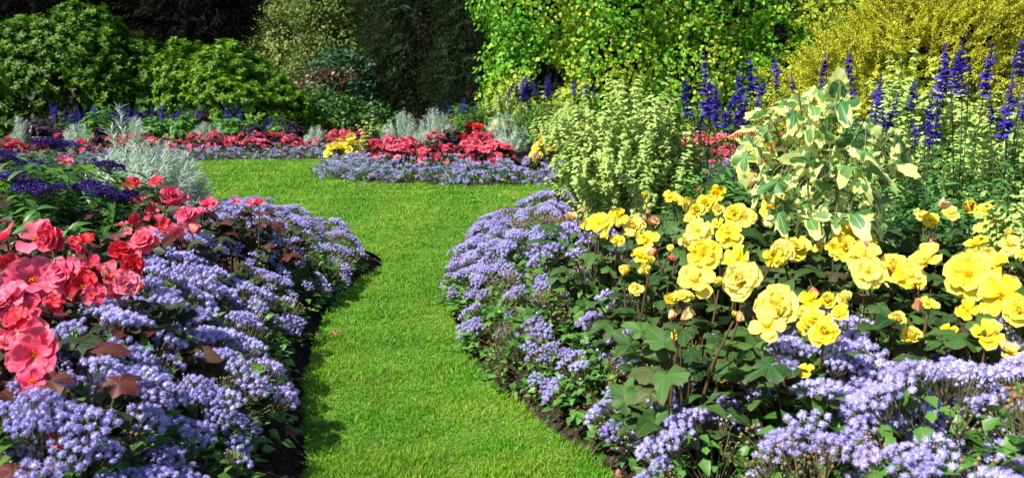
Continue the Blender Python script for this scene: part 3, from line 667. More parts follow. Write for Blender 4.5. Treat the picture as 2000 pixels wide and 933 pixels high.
# spots of the middle island bed and far bed that other plants take: (x, y, radius)
HOLES = []
def hole(x, y, r): HOLES.append((x, y, r))
free = lambda x, y: any((x - a) ** 2 + (y - b) ** 2 < r * r for a, b, r in HOLES)

# ------------------------------------------------------------------ the other bedding plants
def silver_plant(label, loc, rx, h, n, leafn, size, up=.9, group='silver cushion plants', seed=0, tall=0):
    root = empty('silver_plant', loc); mb = MB(); P, N = dome(n, rx, h, .08); 
    D = nrm(P * [1, 1, 1]); L = np.linalg.norm(P, axis=1) * U(.84, 1.03, n); B = np.stack([P[:, 0] * .3, P[:, 1] * .3, np.zeros(n)], 1); D = nrm(P - B); L = np.linalg.norm(P - B, axis=1) * U(.86, 1.03, n)
    if tall: L[:tall] *= U(1.1, 1.28, tall); D[:tall] = nrm(D[:tall] * [.5, .5, 1])
    leafy(mb, B, D, L, np.column_stack([D[:, 0] * -.1, D[:, 1] * -.1, np.full(n, .04)]), leafn, L_NEEDLE, size, .3, 1., .8, .75, 3, None, 0, 1, .0022, .25, .5)
    mb.build('foliage', ['silver', 'silver_stem'], root); tag(root, label, 'shrub', group); return root
def plectranthus(label, loc, rx, h, n, nodes, size, group='cream edged bushy plants', up=1.0, lean=(0, 0)):
    root = empty('variegated_plant', loc); mb = MB(); P, N = dome(n, rx, h, .12); P[:, 2] = h * (.25 + .75 * np.sqrt(np.maximum(0, 1 - (P[:, 0] ** 2 + P[:, 1] ** 2) / rx ** 2))) * U(.62, 1.06, n)
    P[:, :2] *= U(.8, 1.1, (n, 1)); B = np.stack([P[:, 0] * .45, P[:, 1] * .45, np.zeros(n)], 1); D = P - B; L = np.linalg.norm(D, axis=1)
    leafy(mb, B, D, L, np.column_stack([D[:, 0] / L * -.12, D[:, 1] / L * -.12, np.zeros(n)]) + rng.normal(0, .09, (n, 3)), nodes, L_ROUND, size, .12, 1., 1., .15, 3, None, 0, 1, .0028, .45, .6, 5, .35)
    q = np.repeat(np.arange(n), 2); f = U(.3, .85, len(q)); leafy(mb, B[q] + D[q] * f[:, None], D[q] / L[q][:, None] * .6 + rdir(len(q)) * [.9, .9, .2], U(.10, .22, len(q)) * min(1, h / .6), (0, 0, .3), 8, L_ROUND, size * .9, .1, 1., 1., .15, 3, None, 0, 1, .0018, .4, .6, 3, .35)
    mb.build('foliage', ['vari', 'vari_stem'], root); tag(root, label, 'plant', group); return root
def spike_mesh(seed, n=17, low=False):
    """unit length salvia flower spike along +z"""
    g = np.random.default_rng(seed); mb = MB(); z = np.linspace(0, 1, n) ** .9 + g.normal(0, .008, n); rad = .125 * (1 - z ** 2.2 * .75) * g.uniform(.75, 1.15, n)
    per = 5 if low else 8; a = g.uniform(0, 6.28, (n, per)); d = np.stack([np.cos(a), np.sin(a), g.uniform(-.15, .8, (n, per))], -1).reshape(-1, 3)
    P = np.column_stack([np.zeros(n), np.zeros(n), z]).repeat(per, 0)
    bx = .045 * np.sin(z * 4 + seed); P[:, 0] += bx.repeat(per)
    mb.add(strip_leaf(.62, 2, 2, -.4, .35, lambda v: np.array([.35, 1, .75])), frames(d, rng.normal(size=d.shape) * .3 + [0, 0, 1], (rad[:, None] * g.uniform(.7, 1.25, (n, per))).ravel()), P, g.random(n * per), 0)
    mb.add(BALL_LOW, np.eye(3)[None] * (rad * .28)[:, None, None], np.column_stack([bx, bx * 0, z]), g.random(n), 0)
    if not low:
        q = np.linspace(-.05, 1, 7); mb.curves(np.column_stack([.045 * np.sin(q * 4 + seed), q * 0, q])[None], .009, 1)
    return mb.mesh('flower_spike', ['salvia_bloom', 'salvia_stem'])
SPK = [spike_mesh(60 + i) for i in range(4)]
def salvia(label, loc, spikes, foliage_h, rx, group='indigo salvias', nst=16, leaf=.085):
    """spikes: local (x, y, z_bottom, length)"""
    root = empty('salvia_plant', loc); mb = MB(); P, N = dome(nst, rx, foliage_h, .3)
    leafy(mb, P * [.2, .2, 0], P, np.linalg.norm(P, axis=1), (0, 0, .05), 9, L_LANCE, leaf, .2, 1., 1., .5, 2, None, 0, 1, .003, .25, .4)
    mb.build('foliage', ['salvia_leaf', 'age_stem'], root); mb = MB(); t = np.linspace(0, 1, 5)[None, :, None]
    S = np.array([s[:3] for s in spikes]); b = S * [.3, .3, 0]; mb.curves(b[:, None] * (1 - t) + S[:, None] * t + (S - b)[:, None] * [1, 1, 0] * (t * t - t) * .5, .0032, 0, 4); mb.build('stem', ['salvia_stem'], root)
    for i, (x, y, z, L) in enumerate(spikes):
        o = link('flower_spike', SPK[i % 4], root, (x, y, z)); o.scale = (L * .9 if L > .3 else L * 1.1,) * 2 + (L,); o.rotation_euler = (U(-.22, .22), U(-.22, .22), U(0, 6))
    tag(root, label, 'flower plant', group); return root
def helio_head(seed):
    g = np.random.default_rng(seed); mb = MB(); n = 300; r = np.sqrt(g.random(n)) * .5; a = g.uniform(0, 6.28, n)
    C = np.stack([r * np.cos(a), r * np.sin(a), .2 - .75 * r ** 2 + g.normal(0, .035, n) - .12 * g.random(n) ** 2], 1); d = nrm(rng.normal(size=(n, 5, 3)) + [0, 0, .6]).reshape(-1, 3)
    mb.add(diamond(.75), frames(d, rdir(n * 5), g.uniform(.04, .075, n * 5)), C.repeat(5, 0), g.random(n).repeat(5), 0)
    i = np.arange(0, n, 8); t = np.linspace(0, 1, 3)[None, :, None]; mb.curves(np.array([0, 0, -.32]) * (1 - t) + C[i][:, None] * t, .012, 1); return mb.mesh('flower_head', ['helio_bloom', 'salvia_stem'])
HEL = [helio_head(i) for i in range(3)]
def heliotrope(label, loc, heads, rx, h, nst=26, leaf=.085, group='dark heliotropes', mat='helio_leaf'):
    root = empty('heliotrope_plant', loc); mb = MB(); P, N = dome(nst, rx, h, .1)
    leafy(mb, P * [.3, .3, 0], P * [.8, .8, 1], np.linalg.norm(P, axis=1), (0, 0, .05), 8, L_ELLIP, leaf, .3, 1., 1., .25, 3, None, 0, 1, .003, .1, .3, nupw=.6)
    mb.build('foliage', [mat, 'age_stem'], root)
    for i, (x, y, z, s) in enumerate(heads):
        o = link('flower_head', HEL[i % 3], root, (x, y, z)); o.scale = (s, s, s * .8); o.rotation_euler = (U(-.3, .3), U(-.3, .3), U(0, 6))
    tag(root, label, 'flower plant', group); return root
def leafy_bush(name, label, loc, rx, h, n, leaf, mat, group=None, tpl=None, cat='plant'):
    root = empty(name, loc); mb = MB(); P, N = dome(n, rx, h, .1)
    leafy(mb, P * [.3, .3, 0], P * [.8, .8, 1], np.linalg.norm(P, axis=1), (0, 0, .05), 7, tpl or L_OVATE, leaf, .35, 1., 1., .3, 3, None, 0, 1, .003, .2, .4, nupw=.5)
    mb.build('foliage', [mat, 'age_stem'], root); tag(root, label, cat, group); return root
def on(px, py, y): p = At(px, py, y); return float(p[0]), float(p[1]), float(p[2])

# the big plants of the two near borders
x, y, z = on(285, 300, 5.0); zt = At(240, 212, 5.0)[2]
silver_plant('silvery needle leaved shrub with one tall shoot rising above the coral begonias', (x, y, sh(x, y)),   .42, .46, 260, 22, .060, tall=6, group='silver cushion plants')
root = empty('silver_plant', (x - .13, y + .02, sh(x, y))); mb = MB(); hh = zt - sh(x, y)
leafy(mb, [[0, 0, 0], [.02, 0, .2], [-.02, 0, .2], [0.01, 0, .25]], [[-.02, 0, 1], [.12, 0, .9], [-.15, 0, .9], [.25, 0, .8]], [hh, hh * .55, hh * .5, hh * .42], (0, 0, 0), 34, L_NEEDLE, .085, .3, 1, .75, .75, 3, None, 0, 1, .004, .25, .3)
mb.build('foliage', ['silver', 'silver_stem'], root); tag(root, 'tall upright silver shoot rising through the silvery shrub by the lawn', 'shrub', 'silver cushion plants')
for px, py, yy, rx, h, hd, lb in ((60, 350, 3.5, .30, .40, [(55, 362), (20, 345), (5, 305), (100, 372)], 'heliotrope with broad glossy leaves in front of the silver shrub, at the frame edge'),
                                  (190, 370, 3.55, .24, .36, [(195, 372), (170, 362), (218, 385), (243, 383), (215, 325)], 'heliotrope with wide violet clusters leaning over the red begonias'),
                                  (100, 300, 4.1, .28, .42, [(100, 276), (85, 280), (125, 285), (60, 322)], 'heliotrope holding its purple cluster above the others, behind')):
    x, y, _ = on(px, py, yy); z = sh(x, y); tops = [At(a, b, yy - .12 + U(-.05, .05)) - [x, y, z] for a, b in hd]
    heliotrope(lb, (x, y, z), [(*t, .12) for t in tops], rx * 1.1, h * 1.12)
def spikes_at(lst, root, yy):
    out = []
    for px, a, b in lst:
        q = At(px, b, yy + U(-.12, .12)); t = At(px, a, q[1]); out.append((q[0] - root[0], q[1] - root[1], q[2] - root[2], max(.06, t[2] - q[2])))
    return out
MIDS = [(1349, 143, 230), (1385, 100, 232), (1400, 160, 250), (1365, 200, 260), (1450, 128, 250), (1467, 104, 190), (1440, 180, 245), (1517, 108, 172), (1550, 140, 178), (1420, 190, 255), (1478, 150, 215), (1388, 180, 240)]
RIGS = [(1605, 120, 170), (1614, 95, 140), (1660, 100, 200), (1707, 145, 245), (1735, 180, 262), (1772, 148, 218), (1807, 178, 262), (1824, 190, 284), (1832, 84, 186), (1879, 78, 190), (1893, 118, 152), (1920, 90, 190), (1934, 190, 242), (1965, 140, 270), (1978, 90, 132), (1997, 32, 140), (1992, 150, 235), (1785, 230, 290), (1725, 205, 250), (1815, 230, 285), (1857, 100, 165), (2030, 60, 170), (2060, 120, 220)]
def salvia_group(lst, plants, yy, fh, rx, group, lab):
    own = [[] for _ in plants]
    for s in lst: own[int(np.argmin([abs(s[0] - p) for p in plants]))].append(s)
    for i, (p, l) in enumerate(zip(plants, own)):
        x, y, _ = on(p, 300, yy + (.15 if i % 2 else -.1)); z = sh(x, y); salvia(lab[i], (x, y, z), spikes_at(l, (x, y, z), y), fh * 1.15, rx, group, 22)
salvia_group(MIDS, [1375, 1455, 1532], 5.1, .46, .24, 'indigo salvias in the yellow begonia border', ['indigo salvia with a thick cluster of spikes beside the round cream bush', 'indigo salvia in front of the ivy hedge, two tall spikes close together', 'indigo salvia with short spikes against the golden shrub'])
salvia_group(RIGS, [1625, 1722, 1815, 1890, 1972, 2050], 4.1, .50, .26, 'indigo salvias in the yellow begonia border', ['indigo salvia nodding just behind the upright cream leaf of the abutilon', 'indigo salvia crowded beside the abutilon, spikes drooping', 'indigo salvia with one very tall straight spike over lush green leaves', 'indigo salvia with a branching double spike before the golden shrub', 'indigo salvia reaching the top corner by the golden shrub', 'indigo salvia at the far edge beyond the frame corner'])
x, y, _ = on(1232, 300, 5.15); plectranthus('big rounded cream edged bush with small curled leaves between lawn and salvias', (x, y, sh(x, y)), .48, .93, 135, 27, .044)
for px, top, yy, rx, n, lb in ((1745, 62, 4.9, .26, 70, 'tall cream edged plant with two bare topped spires before the golden shrub'), (1860, 140, 4.8, .32, 100, 'cream edged plant thick with curled leaves among the tall salvias'), (1965, 150, 4.6, .34, 100, 'cream edged plant behind the salvias at the border end')):
    x, y, zt = on(px, top, yy); plectranthus(lb, (x, y, sh(x, y)), rx, zt - sh(x, y), int(n * .7), 24, .046)
x, y, zt = on(1995, 300, 3.0); plectranthus('slim cream edged plant leaning over the yellow blooms at the frame edge', (x, y, sh(x, y)), .10, zt - sh(x, y), 14, 20, .036)
x, y, zt = on(1064, 362, 5.0); plectranthus('single little cream edged sprig standing alone by the lawn', (x, y, sh(x, y)), .03, zt - sh(x, y), 2, 14, .038)

def abutilon():
    x, y, zt = on(1612, 160, 3.15); z = sh(x, y); root = empty('abutilon_plant', (x, y, z)); mb = MB(); ms = MB(); sp = FOC / 3.15
    tips = [At(px, py, 3.15 + U(-.25, .15)) - [x, y, z] for px, py in ((1560, 185), (1640, 165), (1500, 215), (1690, 230), (1600, 300), (1735, 270), (1640, 330), (1530, 300))]
    tpls = [polar_leaf(70 + i, 5, .46, .40, .09, 0, .5, .22, 56) for i in range(4)]
    t = np.linspace(0, 1, 6)[None, :, None]; E = np.array(tips); B = E * [.12, .12, 0]; mid = E * [.35, .35, .7]
    ms.curves(B[:, None] * (1 - t) ** 2 + 2 * mid[:, None] * t * (1 - t) + E[:, None] * t * t, np.linspace(.0055, .0025, 6)[None], 0, 5)
    L = [(1560, 195, 66), (1530, 210, 62), (1600, 180, 70), (1500, 225, 64), (1470, 250, 66), (1640, 205, 70), (1620, 235, 60), (1575, 240, 62), (1540, 255, 60), (1690, 245, 70), (1672, 268, 84), (1725, 282, 72), (1755, 275, 66), (1745, 325, 74), (1700, 335, 70), (1650, 300, 66), (1600, 290, 66), (1560, 300, 62), (1510, 310, 70), (1480, 290, 66), (1490, 340, 70), (1530, 350, 66), (1600, 375, 78), (1570, 350, 62), (1640, 350, 64), (1660, 420, 80), (1700, 370, 60), (1725, 440, 56), (1745, 470, 56), (1620, 330, 60), (1455, 310, 62), (1690, 300, 64), (1550, 225, 56), (1610, 260, 60), (1580, 320, 60), (1540, 400, 50), (1630, 395, 56), (1465, 280, 60), (1660, 330, 60), (1715, 395, 54), (1500, 260, 60), (1585, 210, 60)]
    L = L + [(a + U(-34, 34), b + U(10, 62), c * U(.75, .95)) for a, b, c in L[::2]] + [(U(1500, 1730), U(350, 455), U(44, 60)) for _ in range(16)]
    k = len(L); P = np.array([At(a, b - 4, 3.15 + U(-.32, .22)) - [x, y, z] for a, b, _ in L]); S = np.array([s for _, _, s in L]) / sp * .60
    ax = P[:, :2]; d = np.column_stack([ax * 2.2, U(-.6, .15, k)]) + rng.normal(0, .35, (k, 3)); d[:, 1] -= .35
    up = np.column_stack([ax * .8, np.ones(k)]) + rng.normal(0, .35, (k, 3)) + [-.1, -.55, 0]
    for i in range(4):
        q = np.arange(k) % 4 == i; mb.add(tpls[i], frames(d[q], up[q], S[q]), P[q], None, 0)
    up1 = At(1634, 178, 3.1) - [x, y, z]; mb.add(polar_leaf(91, 3, .2, .3, .06, 0, -.15, .1, 44), frames(np.array([[.05, .1, 1.]]), np.array([[0.2, -1., .1]]), [.085]), [up1], None, 0)
    # petioles run from each leaf to the closest point of a stem
    tt = np.linspace(.35, 1, 12)[None, :, None]; C = (B[:, None] * (1 - tt) ** 2 + 2 * mid[:, None] * tt * (1 - tt) + E[:, None] * tt * tt).reshape(-1, 3)
    A_ = np.vstack([P, up1]); near = C[np.argmin(((A_[:, None] - C[None] + [0, 0, .05]) ** 2).sum(-1), 1)]; s4 = np.linspace(0, 1, 4)[None, :, None]
    ms.curves(near[:, None] * (1 - s4) + A_[:, None] * s4 + np.array([0, 0, .12]) * (s4 - s4 ** 2), .0018, 0, 4)
    mb.build('foliage', ['abu'], root); ms.build('stem', ['abu_stem'], root)
    tag(root, 'abutilon with big cream and green marbled maple leaves above the yellow begonias', 'shrub')
abutilon()
for px, py, yy, rx, h, lb in ((1415, 330, 4.4, .26, .40, 'lush green lance leaved plant between the cream bush and abutilon'), (1850, 330, 3.7, .30, .36, 'lush green lance leaved plant under the tall salvias'), (1760, 380, 3.45, .2, .3, 'lance leaved plant beside the drooping abutilon leaves'), (1935, 350, 3.6, .24, .34, 'lance leaved plant behind the orange begonia buds')):
    x, y, _ = on(px, py, yy); leafy_bush('salvia_plant', lb, (x, y, sh(x, y)), rx, h, 34, .095, 'salvia_leaf', 'green leaved plants', L_LANCE)
# green filler begonias where only leaves show
FILL = []
for k in range(3):
    f = empty('begonia_plant'); beg_foliage(f, 34, .15, .25, .060, 'beg_leaf' if k < 2 else 'beg_leaf_dark'); FILL.append(f)
zone = [tuple(G(*q)[:2]) for q in ((1170, 450, .42), (1270, 520, .42), (1340, 590, .42), (1440, 645, .42), (1560, 625, .42), (1680, 590, .42), (1830, 610, .42), (2080, 590, .42), (2080, 480, .42), (1900, 430, .42), (1700, 430, .42), (1400, 400, .42), (1190, 425, .42))]
for i, p in enumerate(sorted(poisson(zone, .215, 3000).tolist(), key=lambda q: q[1])):
    o = fresh(FILL[:2], i); place(o, (p[0], p[1], sh(*p) - .02)); tag(o, f'leafy flowerless begonia, {nth(i + 1)} back from the ageratum below the yellow blooms', 'plant', 'flowerless begonias under the yellow blooms')
zone = [tuple(G(*q)[:2]) for q in ((-120, 760, .4), (-20, 640, .4), (100, 570, .4), (220, 500, .4), (330, 420, .4), (290, 395, .3), (200, 460, .3), (-100, 480, .3))]
for i, p in enumerate(sorted(poisson(zone, .215, 3000).tolist(), key=lambda q: q[1])):
    o = fresh(FILL[2:], i); place(o, (p[0], p[1], sh(*p) - .02)); tag(o, f'bronze leaved flowerless begonia, {nth(i + 1)} back from the front of the coral begonias', 'plant', 'flowerless begonias under the coral blooms')

# ---- middle island bed
def cushion(px, py_top, yy, wpx, lb, n=130):
    x, y, zt = on(px, py_top, yy); z = sh(x, y); rx = wpx / 2 * yy / FOC; silver_plant(lb, (x, y, z), rx, max(.2, zt - z) * 1.05, n, 18, .06 if yy < 12 else .07, group='silver cushion plants'); hole(x, y, rx * .75)
cushion(785, 222, 10.4, 100, 'wide silver cushion nearer the tip of the middle island bed')
cushion(850, 220, 10.45, 95, 'silver cushion touching the wide one, beside the red begonias')
cushion(990, 226, 10.2, 118, 'lone round silver cushion behind coral begonias, below the yellow ones')
cushion(815, 258, 10.3, 70, 'low silver cushion at the front of the pair, middle island bed', 50)
for i, (px, top, yy, wpx, lb) in enumerate(((905, 205, 10.7, 80, 'bright green leafy bush behind the two silver cushions'), (1050, 178, 10.3, 90, 'tall green leafy bush under the salvias by the hedge'), (1130, 212, 10.4, 60, 'green leafy bush behind the round cream bush'), (945, 200, 10.8, 60, 'small green bush before the hedge corner'))):
    x, y, zt = on(px, top, yy); rx = wpx / 2 * yy / FOC; leafy_bush('green_bush', lb, (x, y, sh(x, y)), rx, zt - sh(x, y), 70, .085, 'bush_leaf', 'green bushes of the middle bed', L_LANCE); hole(x, y, rx * .8)
for px, top, yy, wpx, lb in ((975, 172, 10.95, 60, 'pale cream edged plant in front of the hedge, middle bed'), (1105, 168, 10.3, 110, 'pale cream edged plant beside the tall salvias, middle bed'), (1085, 205, 9.8, 70, 'low cream edged plant with yellow begonias, middle bed'), (728, 228, 11.3, 46, 'cream edged plant near the tip of the middle bed')):
    x, y, zt = on(px, top, yy); rx = wpx / 2 * yy / FOC; plectranthus(lb, (x, y, sh(x, y)), rx, zt - sh(x, y), 46, 16, .055, 'cream edged plants of the middle bed'); hole(x, y, rx * .7)
for k, (px, top, bot, yy, nsp, lb) in enumerate(((905, 190, 218, 10.9, 9, 'short indigo salvia behind the green bush, middle bed'), (865, 205, 225, 11.0, 6, 'indigo salvia peeping over the silver cushions'), (1040, 138, 185, 10.2, 9, 'tallest indigo salvia of the middle bed, before the hedge'), (1000, 165, 200, 10.3, 6, 'indigo salvia beside the hedge corner'), (1145, 150, 185, 10.4, 6, 'indigo salvia behind the round cream bush'))):
    x, y, _ = on(px, bot, yy); z = sh(x, y); l = [(px + U(-34, 34), top + U(0, 20), bot + U(-4, 8)) for _ in range(nsp)]; salvia(lb, (x, y, z), spikes_at(l, (x, y, z), yy), .5, .2, 'indigo salvias of the middle bed', 10)
for px, top, yy, lb in ((725, 248, 10.6, 'blackish purple leaved plant at the tip of the middle bed'), (885, 252, 10.1, 'dark purple leaved plant between the silver cushions')):
    x, y, zt = on(px, top, yy); leafy_bush('dark_leaved_plant', lb, (x, y, sh(x, y)), .16, max(.25, zt - sh(x, y)), 30, .07, 'dark_leaf', 'dark leaved plants'); hole(x, y, .12)
for px, py, yy, c, lb in ((968, 240, 10.55, 'yellow', 'yellow begonia behind the lone silver cushion'), (985, 238, 10.6, 'yellow', 'second yellow begonia behind the lone silver cushion, touching the first'), (1100, 240, 9.9, 'yellow', 'yellow begonia beside the low cream plant'), (1130, 240, 9.9, 'yellow', 'yellow begonia behind the round cream bush'), (1150, 232, 10.2, 'yellow', 'yellow begonia half hidden by the round cream bush'), (1080, 245, 9.8, 'yellow', 'yellow begonia before the tall green bush'),
                         (665, 272, 11.3, 'yellow', 'yellow begonia outermost at the tip of the middle bed'), (685, 268, 11.4, 'yellow', 'yellow begonia second from the tip of the middle bed'), (703, 270, 11.3, 'yellow', 'yellow begonia third from the tip, below the cream plant'), (690, 262, 11.7, 'yellow', 'yellow begonia behind the others at the tip'),
                         (912, 245, 10.4, 'red', 'scarlet begonia above the others between the silver cushions'), (895, 255, 10.1, 'red', 'scarlet begonia beside the dark purple plant'), (880, 228, 10.8, 'red', 'scarlet begonia at the top of the silver cushion'), (1052, 240, 10.3, 'red', 'scarlet begonia right above the coral ones by the cream bush'), (925, 240, 10.6, 'red', 'scarlet begonia under the green leafy bush')):
    x, y, _ = on(px, py, yy); zt = At(px, py, yy)[2]; z = sh(x, y); o = fresh(MIDB[c], int(rng.integers(3))); s = np.clip((zt - z) / .26, .85, 1.7); place(o, (x, y, z), None, s); tag(o, lb, 'flower plant', f'{"yellow" if c == "yellow" else "scarlet"} begonias of the middle bed'); hole(x, y, .12)
rows_of(MIDB['pink'], EDGE_C, [.72, .92, 1.12], .225, 'coral pink begonia, {n} from the tip in the begonia {row}, middle island bed', 'flower plant', 'coral begonias of the middle bed', sc=1.0, xr=(-2.4, 3.4), skip=free)

# ---- far bed
for px, top, yy, wpx, lb in ((150, 244, 12.2, 66, 'grey silver cushion before the bright green bush, far bed'), (405, 240, 13.6, 74, 'roundest silver cushion in the middle of the far bed'), (620, 250, 13.6, 60, 'silver cushion at the end of the far bed by the yellow begonias'), (40, 232, 12.4, 40, 'small silver plant at the frame edge, far bed'), (265, 232, 13.6, 40, 'little grey plant behind the big silver shrub')):
    cushion(px, top, yy, wpx, lb, 60)
for i, (px, top, yy, wpx, mat, lb) in enumerate(((195, 215, 13.4, 70, 'bush_leaf', 'bright green bush behind the grey cushion, far bed'), (300, 230, 14.0, 60, 'bush_leaf', 'green bush behind the tall silver shoot'), (345, 228, 14.0, 70, 'bush_leaf', 'green bush before the lilac salvias'), (370, 220, 14.2, 50, 'bush_leaf', 'green bush beside the dark red plume'), (445, 230, 14.1, 70, 'bush_leaf', 'green bush behind the roundest silver cushion'), (480, 238, 14.0, 50, 'bush_leaf', 'pale green bush near the far bed end'), (540, 246, 14.2, 50, 'bush_leaf', 'low green bush at the far bed end'),
                                                 (85, 232, 12.7, 84, 'dark_leaf', 'large blackish purple bush, far bed'), (200, 250, 12.6, 44, 'dark_leaf', 'dark purple plant beside the grey cushion'), (495, 256, 13.5, 60, 'dark_leaf', 'dark purple plant between coral begonias, far bed'), (570, 244, 14.2, 44, 'dark_leaf', 'dark purple plant near the last silver cushion'), (400, 214, 14.4, 22, 'maple', 'dark red plume of leaves among the lilac salvias'))):
    x, y, zt = on(px, top, yy); rx = wpx / 2 * yy / FOC; leafy_bush('green_bush' if mat == 'bush_leaf' else 'dark_leaved_plant', lb, (x, y, sh(x, y)), rx, max(.3, zt - sh(x, y)), 60, .085, mat, 'leafy bushes of the far bed'); hole(x, y, rx * .75)
for i, px in enumerate(np.linspace(115, 560, 17)):
    yy = 14.7 + U(-.2, .2); top = 200 + 18 * abs(math.sin(i * 1.3)) + (22 if px > 500 else 0); x, y, _ = on(px, 240, yy); z = sh(x, y)
    salvia(f'indigo salvia under the rhododendrons, {nth(i + 1)} along the back row of the far bed', (x, y, z), spikes_at([(px + U(-15, 15), top + U(-8, 14), top + 32 + U(0, 10)) for _ in range(6)], (x, y, z), yy), .42, .2, 'indigo salvias along the back of the far bed', 8)
rows_of(MIDB['pink'], EDGE_D, [.56, .80, 1.04], .26, 'coral pink begonia, {n} along the begonia {row}, far bed under the shrubs', 'flower plant', 'coral begonias of the far bed', sc=.95, xr=(-8.2, -1.7), skip=free)

# ------------------------------------------------------------------ shrubs, hedge and trees behind
def crown_points(blobs, n, shell=.35, seed=0, gap=.0, freq=1.3):
    b = np.asarray(blobs, float); vol = b[:, 3] * b[:, 4] + b[:, 4] * b[:, 5] + b[:, 3] * b[:, 5]; k = rng.choice(len(b), n, p=vol / vol.sum()); N = rdir(n); N[:, 2] = np.where(N[:, 2] < -.6, -N[:, 2], N[:, 2])
    bump = 1 + .13 * nz(N * 3 + b[k, :3], 1.6, seed + 1) + .07 * nz(N * 7 + b[k, :3], 1.4, seed + 2)
    f = (1 - shell * rng.random(n) ** 1.6) * bump; P = b[k, :3] + N * b[k, 3:] * f[:, None]; NN = nrm(N / b[k, 3:])
    keep = P[:, 2] > -.05
    for j in range(len(b)):
        q = (((P - b[j, :3]) / b[j, 3:]) ** 2).sum(1); keep &= (q > .5) | (k == j)
    if gap: keep &= nz(P, freq, seed + 5) > -1.2 + gap
    return P[keep], NN[keep]
def trunk_part(root, blobs, h, r, name='trunk'):
    mb = MB(); t = np.linspace(0, 1, 6)[None, :, None]; b = np.asarray(blobs, float); mb.curves(np.array([[[0, 0, -.1], [.03, 0, h * .3], [-.02, .03, h * .6], [0, 0, h * .97]]]), np.array([[r, r * .8, r * .5, r * .12]]), 0, 8)
    for q in b[:10]:
        s = np.array([0, 0, min(h * .8, max(.1, q[2] * .55))]); e = q[:3]; c = (s + e) / 2 + [0, 0, .15]; tt = t[0]; mb.curves(((1 - tt) ** 2 * s + 2 * tt * (1 - tt) * c + tt ** 2 * e)[None], np.linspace(r * .4, r * .1, 6)[None], 0, 5)
    mb.build(name, ['bark'], root)
def whorl_shrub(label, loc, blobs, n, leaf, mat, group=None, per=8, inner=2500):
    b0 = [q for q in blobs]
    for k in range(16):
        q = b0[int(rng.integers(len(b0)))]; d = rdir(1)[0] * [1, .8, 1]; d[2] = abs(d[2]); d[1] = -abs(d[1]); rr = U(.24, .42); blobs = blobs + [(*(np.array(q[:3]) + d * np.array(q[3:]) * .95), rr, rr, rr * U(.8, 1.1))]
    root = empty('rhododendron_shrub', loc); trunk_part(root, blobs, max(b[2] for b in blobs), .09); mb = MB(); P, N = crown_points(blobs, n, .3, int(abs(loc[0]) * 10))
    D = nrm(N + [0, 0, .7] + rdir(len(P)) * .35); leafy(mb, P - D * .12, D, .14, (0, 0, 0), 3, L_ELLIP, leaf, .55, 1., 1., .75, per // 2 + 1, None, 0, 1, .004, .15, .3, 2)
    P, N = crown_points(blobs, inner, .75, 4); mb.add(L_BROAD, frames(rdir(len(P)), N, U(.8, 1.3, len(P)) * leaf), P * .97, rng.random(len(P)) * .4, 0)  # inner leaves held to the dark tones, painting in shade inside the crown
    mb.build('crown', [mat, 'bark'], root); tag(root, label, 'shrub', group); return root
def leaf_tree(name, label, loc, blobs, n, leaf, mat, tpl=L_BROAD, group=None, droop=.3, shell=.45, gap=.3, trunk=.2, freq=1.3, cat='tree'):
    root = empty(name, loc); trunk_part(root, blobs, max(b[2] for b in blobs) * .9, trunk); mb = MB(); P, N = crown_points(blobs, n, shell, int(abs(loc[0]) * 7) % 50, gap, freq)
    d = nrm(N * .5 + rdir(len(P)) - [0, 0, droop]); mb.add(tpl, frames(d, N + [0, 0, .5] + rdir(len(P)) * .5, U(.6, 1.3, len(P)) * leaf), P); mb.build('crown', [mat], root); tag(root, label, cat, group); return root
def spray_tree(name, label, loc, blobs, n, L, leaf, mat, tpl=L_THIN, nodes=9, droop=.35, group=None, trunk=.25, shell=.5, gap=.3, freq=1., out=1., cat='tree', ups=.0, nupw=0.):
    root = empty(name, loc); trunk_part(root, blobs, max(b[2] for b in blobs) * .9, trunk); mb = MB(); P, N = crown_points(blobs, n, shell, int(abs(loc[0]) * 5) % 50, gap, freq)
    D = nrm(N * [1, 1, .5] + rdir(len(P)) * .45 + [0, 0, ups]); k = len(P)
    leafy(mb, P - D * L * .5, D, U(.6, 1.3, k) * L, (0, 0, -droop), nodes, tpl, leaf, .1, 1., out, .8, 2, None, 0, 1, .006 if L > .5 else .003, .35, .3, 3, nupw); mb.build('crown', [mat, 'bark'], root); tag(root, label, cat, group); return root
ell = lambda *a: list(a)
# rhododendrons above the far bed
x, y, _ = on(150, 230, 16.5)
whorl_shrub('huge rounded rhododendron, the taller of two, dark behind the far bed', (x, y, 0), [(0, 0, 1.15, 1.55, 1.2, 1.35), (-1.35, .1, .9, 1.1, 1, 1.25), (1.15, .1, .85, .85, .9, 1.15), (-.2, -.5, .7, 1.5, .9, .95), (-2.6, .3, .8, 1.2, 1, 1.1), (.2, .1, 1.6, 1.0, .9, .95), (-.9, 0, 1.6, .75, .7, .8)], 4600, .095, 'rhodo', 'rhododendrons behind the far bed', 9)
x, y, _ = on(455, 230, 16.0)
whorl_shrub('lower lime tipped rhododendron between the tall one and the red tinted shrub', (x, y, 0), [(0, 0, .85, .95, .8, .95), (-.85, .1, 1.0, .6, .7, .92), (.65, -.1, .65, .75, .7, .72), (1.15, .1, .35, .6, .6, .6), (.2, -.5, .5, .8, .6, .7), (.15, .1, 1.25, .55, .5, .55)], 2700, .09, 'rhodo_lime', 'rhododendrons behind the far bed')
x, y, _ = on(-120, 230, 13.5); whorl_shrub('rhododendron at the frame edge, half out of view', (x, y, 0), [(0, 0, .7, .9, .8, .9), (-.8, 0, .8, .9, .8, 1.)], 1100, .095, 'rhodo', 'rhododendrons behind the far bed')
